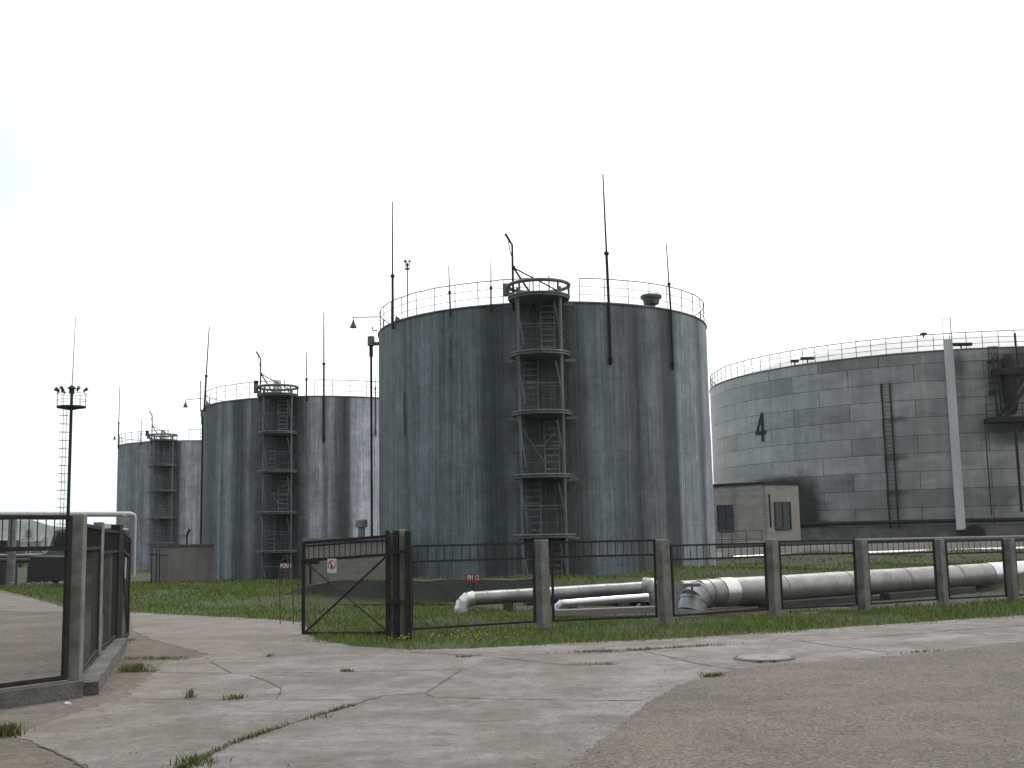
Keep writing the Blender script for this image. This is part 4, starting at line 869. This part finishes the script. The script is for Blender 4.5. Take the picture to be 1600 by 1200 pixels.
# ------------------------------------------------------------------ fence on the left
lf = thing('wire_fence', 'tall wire mesh fence on a concrete kerb in the left foreground', 'fence', gp(118, 1095))
c0 = gp(117, 1090); c1_ = gp(151, 1040); c2_ = gp(180, 1012); c3_ = gp(-8, 1108) ; far = c0 + (c3_ - c0).normalized() * 4.2
def hgt(px, py, p): return at(px, py, p.y).z
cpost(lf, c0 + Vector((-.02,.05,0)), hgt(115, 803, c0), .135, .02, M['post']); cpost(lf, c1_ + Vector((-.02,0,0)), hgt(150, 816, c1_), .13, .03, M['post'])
q = c2_ + Vector((-.12, -.05, 0)); 
m = MB(); d1 = (c1_ - c0).normalized(); n1 = Vector((-d1.y, d1.x, 0))
def kerb(a, b, w_, h):
    d = (b - a).normalized(); n_ = Vector((-d.y, d.x, 0)) * w_; K = max(2, int((b - a).length / .5)); P_ = [a.lerp(b, i / K) for i in range(K + 1)]; mm = MB()
    prof = lambda p, e: [p - n_*.5 + Vector((0,0,-.05)), p + n_*.5 + Vector((0,0,-.05)), p + n_*.46 + Vector((0,0,h + e)), p - n_*.46 + Vector((0,0,h + e*.5))]
    vs = []
    for p in P_: vs += prof(p + n_ * random.uniform(-.06, .06), random.uniform(-.025, .015))
    fs = [(4*i+j, 4*i+(j+1) % 4, 4*(i+1)+(j+1) % 4, 4*(i+1)+j) for i in range(K) for j in range(4)] + [(0,1,2,3), tuple(4*K+j for j in (3,2,1,0))]
    mm.add(vs, fs); return mm.build('kerb', M['plinth'], lf)
k0 = c0 + Vector((.04, .0, 0)); kerb(k0, far + Vector((0,.0,0)), .2, .2); kerb(c0 + Vector((.1,.12,0)), c2_ + Vector((.08,.0,0)), .24, .17)
m = MB(); 
ZT = hgt(60, 810, c0); ZM = hgt(60, 857, c0); ab = c0 + (far - c0).normalized() * .12
fpn = panel(lf, far, ab, ZT, ZM, .24, .105, .05, .03, .0010)
d = (c1_ - c0).normalized()
panel(lf, c0 + d * .12, c1_ - d * .12, 1.98, hgt(133, 857, c0 + d*1.5), .22, .13, .045, .032, .0011)
d = (c2_ - c1_).normalized(); panel(lf, c1_ + d * .12, c2_ - d * .05, 1.95, 1.62, .2, .13, .045, .032, .0011)
m = MB(); q = c1_ + Vector((-.17, .05, 0)); m.box((q.x - .05, q.y - .1, 1.55), (q.x + .07, q.y + .1, 2.02)); m.build('fence_bracket', M['steel_dark'], lf)
gp2 = thing('gate_post', 'black steel gate post with a thin pale concrete post at the left gate', 'gate post', c2_)
qa = gp(178, 1012); m = MB(); m.box((qa.x - .075, qa.y - .08, -.03), (qa.x + .075, qa.y + .08, hgt(178, 820, qa))); m.box((qa.x - .12, qa.y - .06, 1.45), (qa.x - .075, qa.y + .06, 2.0)); m.build('steel_post', M['steel_dark'], gp2)
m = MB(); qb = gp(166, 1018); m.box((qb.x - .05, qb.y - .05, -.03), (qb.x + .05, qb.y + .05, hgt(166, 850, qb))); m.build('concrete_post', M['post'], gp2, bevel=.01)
for z in (1.5, .62): m = MB(); m.box((qb.x - .1, qb.y - .1, z), (qa.x + .08, qb.y - .06, z + .07)); m.build('strap', M['steel_dark'], gp2)
m = MB(); m.box((qb.x - .12, qb.y, 1.62), (qa.x - .06, qb.y + .04, 1.98)); m.build('header_plate', M['steel_dark'], gp2)
Hl = gp(186, 1009); Fl = at(198.5, 1003, 22.0); Fl.z = 0
gL = gate('folded back black wire gate leaf seen almost edge on at the left', Hl, Fl, hgt(187, 830, Hl), at(198, 842, 22.).z, .06, .04)
m = MB(); a, b_ = gL.location.lerp(Fl, .35), None; m.tube([(a.x + .06, a.y - .1, hgt(192, 905, Hl)), (a.x + .07, a.y - .1, hgt(192, 872, Hl))], .012, 6); m.build('latch_rod', M['white_pipe'], gL)

# ------------------------------------------------------------------ things beyond the left fence
pb_ = thing('pipe_bridge', 'white overhead pipe ending in drop legs left of the farthest tank', 'pipe', at(208, 890, 88))
Yb = 88.; a, b_ = at(-260, 802.5, Yb + 4), at(201, 803.5, Yb)
m = MB(); m.tube([a, at(204, 803.5, Yb), at(208, 803.7, Yb), at(211, 805.5, Yb), at(212, 810, Yb), Vector((at(212, 820, Yb).x, Yb, -1.2))], [.2, .2, .12, .1, .075, .07], 16); m.build('cladding', M['white_pipe'], pb_, smooth=True)
m = MB(); q = at(199.5, 812, Yb - .3); m.tube([at(192, 806, Yb - .3), at(198, 808, Yb - .3), q, Vector((q.x, q.y, -1.2))], .055, 12); m.build('drop_pipe', M['lag_grey'], pb_, smooth=True)
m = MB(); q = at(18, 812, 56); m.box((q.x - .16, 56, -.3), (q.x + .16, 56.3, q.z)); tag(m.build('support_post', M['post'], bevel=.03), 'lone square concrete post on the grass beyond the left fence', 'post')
for px in (-110,):
    q = at(px, 806, Yb + 3); m = MB(); m.box((q.x - .2, q.y - .2, -1), (q.x + .2, q.y + .2, q.z - .2)); m.build('support', M['post'], pb_)
Yk = 54.; a, b_ = at(40, 907, Yk), at(104, 868, Yk); zt = b_.z
bx = thing('covered_box', 'black covered box standing on the grass beyond the left fence', 'box', (a.x, Yk, -.1))
m = MB(); x0, x1 = a.x, b_.x; i_ = .12
m.add([(x0, Yk, a.z - .1), (x1, Yk, a.z - .1), (x1, Yk + 1.4, a.z - .1), (x0, Yk + 1.4, a.z - .1), (x0 + i_, Yk + .08, zt), (x1 - .03, Yk + .08, zt - .06), (x1 - .03, Yk + 1.3, zt - .02), (x0 + i_, Yk + 1.3, zt + .03)], [(0,3,2,1),(4,5,6,7),(0,1,5,4),(1,2,6,5),(2,3,7,6),(3,0,4,7)])
m.build('cover', M['black'], bx, bevel=.06)
m = MB()
for k in range(6): q = x0 - .5 + k * .42 + random.uniform(-.1, .1); m.prism([Vector((q, Yk - .5, -.05)), Vector((q + .2, Yk - .55, -.05)), Vector((q + .22, Yk - .5, .06)), Vector((q + .04, Yk - .5, .09))], (0, .2, 0))
tag(m.build('rubble', M['block']), 'thin line of pale rubble before the black covered box', 'rubble', kind='stuff')
# van
Yv2 = 64.; v0 = at(68, 866, Yv2); van = thing('parked_van', 'blue grey van parked beyond the left fence, nose to the left', 'van', (v0.x + 2, Yv2, -.3))
gz = -.35; X0 = v0.x; zr_ = at(90, 827, Yv2).z; zbn = at(68, 864, Yv2).z
prof = [(0, gz + .45), (0, zbn - .05), (.1, zbn), (.18, zbn + .03), (.62, zr_ - .05), (.8, zr_), (3.95, zr_ + .02), (4.1, zr_ - .1), (4.12, gz + .45)]
m = MB(); m.prism([(X0 + x, Yv2, z) for x, z in prof], (0, 1.9, 0)); m.build('body', M['van'], van, bevel=.05)
m = MB(); zz = zr_ - .18
m.prism([(X0 + .42, Yv2 - .012, zbn + .12), (X0 + 1.15, Yv2 - .012, zbn + .12), (X0 + 1.15, Yv2 - .012, zz), (X0 + .75, Yv2 - .012, zz)], (0, .02, 0)); m.prism([(X0 + 1.3, Yv2 - .012, zbn + .12), (X0 + 2.3, Yv2 - .012, zbn + .12), (X0 + 2.3, Yv2 - .012, zz), (X0 + 1.3, Yv2 - .012, zz)], (0, .02, 0)); m.build('window', M['glass'], van)
m = MB(); m.add([(X0 + .2, Yv2 + .12, zbn + .06), (X0 + .2, Yv2 + 1.78, zbn + .06), (X0 + .57, Yv2 + 1.78, zr_ - .1), (X0 + .57, Yv2 + .12, zr_ - .1)], [(0,1,2,3)]); m.v = [(x - .03, y, z + .02) for x, y, z in m.v]; m.build('windscreen', M['glass'], van)
for x in (.75, 3.2):
    for y in (Yv2 - .03, Yv2 + 1.72):
        m = MB(); m.tube([(X0 + x, y, gz + .33), (X0 + x, y + .2, gz + .33)], .34, 18); wh = m.build('wheel', M['rubber'], van, smooth=True)
        m = MB(); m.tube([(X0 + x, y - .012, gz + .33), (X0 + x, y + .1, gz + .33)], .18, 14); m.build('rim', M['steel_rail'], wh)
m = MB(); m.box((X0 - .08, Yv2 + .05, gz + .42), (X0 + .02, Yv2 + 1.85, gz + .62)); m.build('bumper', M['van_dark'], van)
m = MB(); m.tube([(X0 + .75, Yv2 + .15, zr_ + .06), (X0 + 3.9, Yv2 + .15, zr_ + .07)], .03, 6); m.build('roof_bar', M['white_pipe'], van)
pipe('pipe', 'low pale pipe run in front of the parked van', [at(-150, 866, 58), at(20, 868.5, 58), at(66, 867.5, 58)], .09, M['lag_grey'])
pipe('pipe', 'low rusty dark pipe run beneath the pale one', [at(-150, 875, 57), at(60, 876, 57)], .1, M['pipe_dark'])
m = MB(); a, b_ = at(-60, 880, 60), at(9, 846, 60); m.box((a.x, 60, -.3), (b_.x, 61.6, b_.z)); m.box((a.x, 59.9, b_.z), (b_.x + .05, 61.7, b_.z + .06)); tag(m.build('equipment_shed', M['van_dark'], bevel=.03), 'dark low equipment box at the left edge of the picture', 'box')
sb = thing('number_board', 'small white number board far beyond the left fence', 'sign', at(45, 850, 92)); q = at(45, 835, 92)
m = MB(); m.box((q.x - .42, 92, q.z - .6), (q.x + .42, 92.05, q.z + .62)); m.build('board', M['white'], sb)
m = MB(); m.tube([(q.x, 92.08, -1.), (q.x, 92.08, q.z)], .05, 6); m.build('post', M['steel_dark'], sb)
text_mesh('8', .85, 'numeral', M['lag_grey'], sb, Matrix.Translation((q.x, 91.99, q.z)) @ Matrix.Rotation(PI/2, 4, 'X'))
def leafy(name, label, c_, rad, count, leaf, cat, mat, group=None, stem=True):
    r_ = thing(name, label, cat, (c_[0], c_[1], c_[2]), group); pts = rng.normal(0, .45, (count, 3)); pts *= np.minimum(1, 1 / (np.linalg.norm(pts, axis=1, keepdims=True) + 1e-6)) ** .3
    lump = [rng.normal(0, .5, 3) for _ in range(7)]
    m = MB()
    for p in pts:
        q = Vector(p) * .6 + Vector(lump[random.randrange(7)]) * .55; q = Vector((q.x * rad[0], q.y * rad[1], max(q.z * rad[2] + rad[2] * .9, .05))) + Vector(c_)
        a = Vector(rng.normal(0, 1, 3)).normalized() * leaf; b2 = a.cross(Vector(rng.normal(0, 1, 3))).normalized() * leaf * .6
        m.add([q - a, q + b2, q + a, q - b2], [(0,1,2,3)])
    m.build('crown', mat, r_)
    m = MB(); 
    for k in range(4): e = Vector(c_) + Vector((random.uniform(-.5,.5) * rad[0], random.uniform(-.5,.5) * rad[1], rad[2] * 1.2)); m.tube([Vector(c_) - Vector((0,0,.2)), Vector(c_).lerp(e, .5), e], [.06, .04, .02], 5)
    m.build('stem', M['pipe_dark'], r_); return r_
for i, (px, Y, rx, rz_, lb) in enumerate([(10, 120, 1.6, 1.5, 'small round green bush left of the lone concrete post'), (33, 135, 1.3, 1.2, 'small green bush right of the lone concrete post'), (58, 150, 1.8, 1.1, 'low green bush left of the parked van')]):
    q = at(px, 850, Y); leafy('bush', lb, (q.x, Y, tz(q.x, Y)), (rx, rx, rz_), 700, .13, 'bush', M['bush'], 'bushes beyond the left fence')
for i, (px, Y, w_, h_, lb) in enumerate([(-2, 420, 14, 5, 'long pale farm building at the left edge below the hills'), (32, 520, 18, 6, 'long grey farm building below the hills left of the number board')]):
    q = at(px, 850, Y); hb = thing('farm_building', lb, 'building', (q.x, Y, -.7), 'buildings below the hills'); m = MB(); m.box((q.x - w_/2, Y, -1), (q.x + w_/2, Y + 8, h_ * .6)); m.build('wall', M['block'], hb)
    m = MB(); m.prism([(q.x - w_/2 - .3, Y - .4, h_*.6), (q.x - w_/2 - .3, Y + 8.4, h_*.6), (q.x - w_/2 - .3, Y + 4, h_)], (w_ + .6, 0, 0)); m.build('roof', M['roof_grey'], hb)

# ------------------------------------------------------------------ floodlight masts
def mast(label, px, Y, ytop, yplat, ytip, ladder=True, r=.115, rp=22):
    b = at(px, 850, Y); x = b.x; zt = at(px, ytop, Y).z; zp = at(px, yplat, Y).z; zs_ = at(px, ytip, Y).z
    rt = thing('floodlight_mast', label, 'light mast', (x, Y, tz(x, Y)), 'floodlight masts'); sd = M['steel_dark']
    m = MB(); m.tube([(x, Y, tz(x, Y) - .3), (x, Y, zt)], [r * 1.15, r * .95], 12); m.lathe((x, Y, zt), [(.2, -.4), (.2, -.05), (.34, -.03), (.3, .05), (.05, .25)], 12); m.build('mast_pole', sd, rt, smooth=True)
    m = MB(); m.tube([(x, Y, zt), (x + .12, Y, zs_)], [.035, .018], 6); m.build('lightning_rod', M['steel_rail'], rt)
    R = rp / 1800 * Y;  m = MB(); m.lathe((x, Y, zp), [(R, -.06), (R, .05)], 20); m.tube([(x - R, Y, zp - .02), (x, Y, zp - .2), (x + R, Y, zp - .02)], .08, 6); pl_ = m.build('platform', sd, rt)
    m = MB()
    for dz in (.5, 1.0): m.tube([(x + R * math.cos(a), Y + R * math.sin(a), zp + dz) for a in np.linspace(0, 2*PI, 25)[:-1]], .018, 5, closed=True)
    for a in np.linspace(0, 2*PI, 11)[:-1]: m.tube([(x + R*math.cos(a), Y + R*math.sin(a), zp), (x + R*math.cos(a), Y + R*math.sin(a), zp + 1.0)], .016, 5)
    m.build('guard_rail', M['steel_rail'], pl_)
    for a in (PI * 1.05, PI * 1.22, PI * 1.4, PI * 1.75, -.08, PI * .8):
        q = Vector((x + R*.95*math.cos(a), Y + R*.95*math.sin(a), zp + 1.02)); o = Vector((math.cos(a), math.sin(a), 0))
        m = MB(); m.tube([q - o * .1 + Vector((0,0,.14)), q + o * .22 + Vector((0,0,.34))], [.07, .14], 10); m.tube([q - Vector((0,0,.05)), q + Vector((0,0,.2))], .03, 5); m.build('floodlight', M['lamp'], rt, smooth=True)
    if ladder:
        m = MB(); xl = at(px - 8, 740, Y).x; zl = tz(x, Y)
        for dx in (0, .24): m.tube([(xl + dx, Y - .1, zl), (xl + dx, Y - .1, zp)], .02, 5)
        z = zl + .3
        while z < zp: m.tube([(xl, Y - .1, z), (xl + .24, Y - .1, z)], .012, 4); z += .35
        ld = m.build('ladder', M['steel_rail'], rt)
        m = MB(); z = zl + 2.2
        while z < zp: m.tube([(xl + .12 + .29 * math.cos(a), Y - .1 - .27 + .29 * math.sin(a), z) for a in np.linspace(0, 2*PI, 15)[:-1]], .016, 4, closed=True); m.tube([(xl + .24, Y - .1, z), (x, Y, z)], .02, 4); z += .62
        m.build('safety_hoops', M['steel_rail'], ld)
    return rt
mast('tall dark floodlight mast with caged ladder beside the farthest tank', 105, 86., 607, 636, 494)
mast('tiny far floodlight mast rising behind the roof of the nearest tank', 640, 190., 413, 420, 402, False, .10, 4)

# ------------------------------------------------------------------ road fittings
q = gp(1194, 1030); mh = thing('manhole_cover', 'round pale manhole cover set in the concrete road', 'manhole', q)
m = MB(); m.lathe((q.x, q.y, 0), [(.42, .006), (.42, .02), (.40, .024)], 32); m.build('frame', M['plinth'], mh)
m = MB(); m.lathe((q.x, q.y, 0), [(.36, .02), (.36, .03), (.34, .033)], 32); m.lathe((q.x, q.y, 0), [(.05, .033), (.05, .038), (.02, .039)], 12)
M['lid'] = worn('dusty_concrete_lid', (.27,.255,.25), (.2,.19,.185), 6, .8)
m.build('lid', M['lid'], mh)
def stone(px, py, r, lb, mat):
    q = gp(px, py); m = MB(); vs = []; n1_, n2_ = 6, 8
    for i in range(n1_ + 1):
        for k in range(n2_): a, b2 = PI * i / n1_, 2 * PI * k / n2_; rr = r * random.uniform(.8, 1.15); vs.append((q.x + rr*1.3*math.sin(a)*math.cos(b2), q.y + rr*math.sin(a)*math.sin(b2), .5*r + rr*.7*math.cos(a)))
    m.add(vs, [(i*n2_+k, i*n2_+(k+1) % n2_, (i+1)*n2_+(k+1) % n2_, (i+1)*n2_+k) for i in range(n1_) for k in range(n2_)]); tag(m.build('stone', mat, smooth=True), lb, 'stone')
stone(106, 1102, .032, 'small white stone at the foot of the corner fence post', M['white'])

# ------------------------------------------------------------------ grass and weeds
def leaf_mat(name, c1, c2, c3):
    s = Sh(name); P = s.tc.outputs['Object']; a = s.noise(P, .5, 4, .6); b2 = s.noise(P, 6, 3)
    c = s.mix(s.rng(a, .35, .65, 0, 1), c1, c2); c = s.mix(s.rng(b2, .5, .75, 0, .8), c, c3)
    c = s.mix(s.rng(s.noise(P, .22, 3), .56, .66, 0, .6), c, (.085,.085,.03))
    return s.done(c, .75, 0, spec=.25)
M['grass'] = leaf_mat('grass_blades', (.09,.148,.025), (.132,.192,.032), (.185,.208,.052))
M['weed'] = leaf_mat('weed_leaves', (.085,.105,.03), (.12,.135,.04), (.15,.14,.06))
M['flower'] = worn('dandelion_yellow', (.5,.36,.02), (.4,.3,.02), 10, .8)
def inpoly(x, y, poly):
    r_ = np.zeros(len(x), bool); j = len(poly) - 1
    for i in range(len(poly)):
        xi, yi = poly[i]; xj, yj = poly[j]; c_ = ((yi > y) != (yj > y)) & (x < (xj - xi) * (y - yi) / (yj - yi + 1e-12) + xi); r_ ^= c_; j = i
    return r_
edge = [gp(*p) for p in GRASS_EDGE]; gpoly = [(p.x, p.y) for p in edge] + [(34, 75), (-48, 75)]
def blades(name, X, Y, Z, hmin, hmax, wd, mat, sp=.35):
    n = len(X); a = rng.uniform(0, 2*PI, n); h = rng.uniform(hmin, hmax, n) * (1 if np.isscalar(wd) else 1); w_ = wd * rng.uniform(.6, 1.3, n)
    lean = rng.uniform(0, sp, n) * h; b2 = rng.uniform(0, 2*PI, n)
    dx, dy = np.cos(a) * w_ / 2, np.sin(a) * w_ / 2; lx, ly = np.cos(b2) * lean, np.sin(b2) * lean
    V = np.empty((n, 5, 3)); V[:,0] = np.stack([X-dx, Y-dy, Z], 1); V[:,1] = np.stack([X+dx, Y+dy, Z], 1)
    V[:,2] = np.stack([X+dx*.75+lx*.35, Y+dy*.75+ly*.35, Z+h*.6], 1); V[:,3] = np.stack([X-dx*.75+lx*.35, Y-dy*.75+ly*.35, Z+h*.6], 1); V[:,4] = np.stack([X+lx, Y+ly, Z+h*.97], 1)
    me = bpy.data.meshes.new(name); me.vertices.add(n*5); me.vertices.foreach_set('co', V.ravel())
    o = np.arange(n) * 5; idx = np.stack([o, o+1, o+2, o+3, o+3, o+2, o+4], 1).ravel()
    me.loops.add(n*7); me.loops.foreach_set('vertex_index', idx); me.polygons.add(n*2)
    ls = np.stack([np.arange(n)*7, np.arange(n)*7+4], 1).ravel(); me.polygons.foreach_set('loop_start', ls); me.update(calc_edges=True); me.validate()
    me.materials.append(mat); ob = bpy.data.objects.new(name, me); COL.objects.link(ob); return ob
GX, GY, GZ, GH = [], [], [], []
for y0, y1, x0, x1, dens in ((18.2, 24, -7, 14, 560), (24, 29, -14, 18, 340), (29, 36, -18, 22, 200), (36, 50, -26, 28, 120), (50, 72, -36, 36, 50)):
    n = int((y1 - y0) * (x1 - x0) * dens); x = rng.uniform(x0, x1, n); y = rng.uniform(y0, y1, n); k = inpoly(x, y, gpoly) & (np.abs(x) < y * .52 + 2)
    cl_ = np.sin(x * 1.7 + np.sin(y * 2.1)) + np.sin(y * 1.3 + np.sin(x * .9) * 2) ; k &= rng.uniform(-2.6, 2, n) < cl_ + .6
    t_ = (x - A.x) / (B.x - A.x); dl = np.abs(y - (A.y + (B.y - A.y) * t_) + .2); k &= ~((t_ > -.12) & (dl < 1.1) & (rng.uniform(0, 1, n) < .8)); k &= ~(inpoly(x, y, [(q.x, q.y) for q in TRP]) & (rng.uniform(0, 1, n) < .86))
    x, y = x[k], y[k]; GX.append(x); GY.append(y); GZ.append(np.array([tz(a, b2) for a, b2 in zip(x, y)])); GH.append(np.full(len(x), 1.0 if y0 < 29 else 1.25))
GX, GY, GZ = map(np.concatenate, (GX, GY, GZ)); GW = np.where(GY < 24, .011, np.where(GY < 36, .018, .034))
go = blades('grass', GX, GY, GZ - .01, .04, .125, GW, M['grass'], .8); tag(go, 'uneven green grass on the verge, banks and field', 'grass', kind='stuff')
# dandelions
n = 700; x = rng.normal(-1.0, .75, n); y = 19.1 + np.abs(rng.normal(0, .9, n)); k = inpoly(x, y, gpoly); x, y = x[k], y[k]; x = x[:70]; y = y[:70]
m = MB()
for a, b2 in zip(x, y):
    z = random.uniform(.08, .15); m.tube([(a, b2, 0), (a + .01, b2, z)], .003, 3); m.lathe((a + .01, b2, z), [(.004, -.01), (.016, .004), (.01, .012)], 6, 1)
tag(m.build('dandelions', [M['weed'], M['flower']]), 'yellow dandelions in the verge near the gate post', 'flowers', kind='stuff')
# loose grit on the asphalt, along its edge and on the dirt
gx, gy = [], []
for _ in range(5200):
    k = random.random()
    if k < .45:
        q = gp(random.uniform(880, 1650), random.uniform(1010, 1230))
    elif k < .75:
        i = random.randrange(len(ASPH_EDGE) - 1); q = gp(*ASPH_EDGE[i]).lerp(gp(*ASPH_EDGE[i+1]), random.random()) + Vector((random.gauss(0, .16), random.gauss(0, .16), 0))
    elif k < .9:
        q = gp(random.uniform(-20, 260), random.uniform(1040, 1220))
    else:
        q = gp(random.uniform(20, 1100), random.uniform(1000, 1220))
    gx.append(q.x); gy.append(q.y)
m = MB()
for a, b2 in zip(gx, gy):
    r = random.uniform(.002, .007) if random.random() < .97 else random.uniform(.007, .014); t0 = random.uniform(0, 6.28); z = .012
    vs = [(a + r*math.cos(t0 + i*1.57)*random.uniform(.7,1.3), b2 + r*math.sin(t0 + i*1.57)*random.uniform(.7,1.3), z) for i in range(4)] + [(a + random.uniform(-.3,.3)*r, b2 + random.uniform(-.3,.3)*r, z + r*random.uniform(.6,1.1))]
    m.add(vs, [(0,1,4),(1,2,4),(2,3,4),(3,0,4)], random.choice((0,0,0,0,2,2,1)))
M['grit_a'] = worn('grey_grit', (.22,.2,.18), (.16,.145,.13), 20, .9); M['grit_b'] = worn('dark_grit', (.09,.082,.075), (.06,.055,.05), 20, .9); M['grit_c'] = worn('pale_grit', (.4,.38,.35), (.3,.28,.25), 20, .9)
tag(m.build('gravel', [M['grit_a'], M['grit_b'], M['grit_c']]), 'loose grit scattered on the asphalt edge', 'grit', kind='stuff')
# weeds in the joints
WX, WY = [], []
def weeds(px, n, amp):
    P_ = [gp(*p) for p in px]
    for _ in range(n):
        i = random.randrange(len(P_) - 1); q = P_[i].lerp(P_[i+1], random.random()); t = (math.sin(q.x * 7) + math.sin(q.y * 5.3 + 1))
        if random.uniform(-1.5, 1.5) < t: WX.append(q.x + random.gauss(0, amp)); WY.append(q.y + random.gauss(0, amp))
weeds([(280,1205),(290,1200),(360,1165)], 500, .02); weeds([(360,1165),(460,1130),(540,1107)], 900, .02); weeds([(460,1130),(510,1122)], 260, .03); weeds([(540,1107),(558,1103)], 120, .02)
weeds([(200,1050),(270,1050)], 500, .05); weeds([(205,1030),(280,1030)], 500, .12); weeds([(300,1033),(330,1031)], 60, .03); weeds([(415,1027),(425,1026)], 120, .03); weeds([(535,1050),(550,1050)], 120, .02)
weeds([(710,1028),(740,1027)], 250, .05); weeds([(775,1026),(790,1026)], 120, .04); weeds([(880,1040),(960,1039)], 260, .03); weeds([(940,1020),(1010,1016)], 500, .06); weeds([(1010,1016),(1160,1007)], 500, .03); weeds([(860,1022),(960,1018)], 500, .05)
weeds([(1100,1060),(1130,1055)], 300, .03); weeds([(1180,1037),(1215,1036)], 150, .03); weeds([(1375,1025),(1480,1017)], 200, .03); weeds([(1440,989),(1480,987)], 120, .03)
weeds([(640,1017),(900,1007),(1100,997),(1300,984),(1600,964)], 1800, .1); weeds([(205,958),(300,963),(475,974),(500,1004),(640,1016)], 1500, .12); weeds([(183,1012),(205,1000)], 200, .06)
WX = np.array(WX); WY = np.array(WY)
wo = blades('joint_weeds', WX, WY, np.full(len(WX), .005), .012, .055, .009, M['weed'], 1.6); tag(wo, 'patchy grass and moss growing in the slab joints', 'weeds', kind='stuff')
def weed(px, py, h, n, sp, lb):
    q = gp(px, py); r_ = rng.normal(0, sp, (n, 2)); o = blades('weed', q.x + r_[:,0], q.y + r_[:,1], np.full(n, 0.), h * .25, h, .012, M['weed'], 1.1); tag(o, lb, 'weed', 'weed clumps on the concrete')
weed(295, 1091, .15, 45, .03, 'spiky weed clump in the middle of the left slab joint'); weed(368, 1093, .08, 80, .06, 'flat weed clump on the joint right of the spiky one')
weed(8, 1150, .15, 260, .07, 'bushy weed clump at the left edge below the kerb'); weed(207, 1049, .16, 200, .1, 'tall weed clump beside the dirt at the end of the kerb'); weed(305, 1195, .10, 130, .09, 'weed clump at the near end of the diagonal joint'); weed(1113, 1058, .07, 110, .07, 'weed clump on the edge between asphalt and concrete')

# ------------------------------------------------------------------ air
hzm = bpy.data.materials.new('air_haze'); hzm.use_nodes = True; t_ = hzm.node_tree; t_.nodes.remove(t_.nodes['Principled BSDF'])
pv = t_.nodes.new('ShaderNodeVolumePrincipled'); pv.inputs['Color'].default_value = (.86, .92, 1., 1); pv.inputs['Density'].default_value = .00017; pv.inputs['Anisotropy'].default_value = .3
t_.links.new(pv.outputs[0], t_.nodes['Material Output'].inputs['Volume'])
m = MB(); m.box((-4100, -450, -3.5), (4100, 6100, 60)); tag(m.build('haze', hzm), kind='stuff')
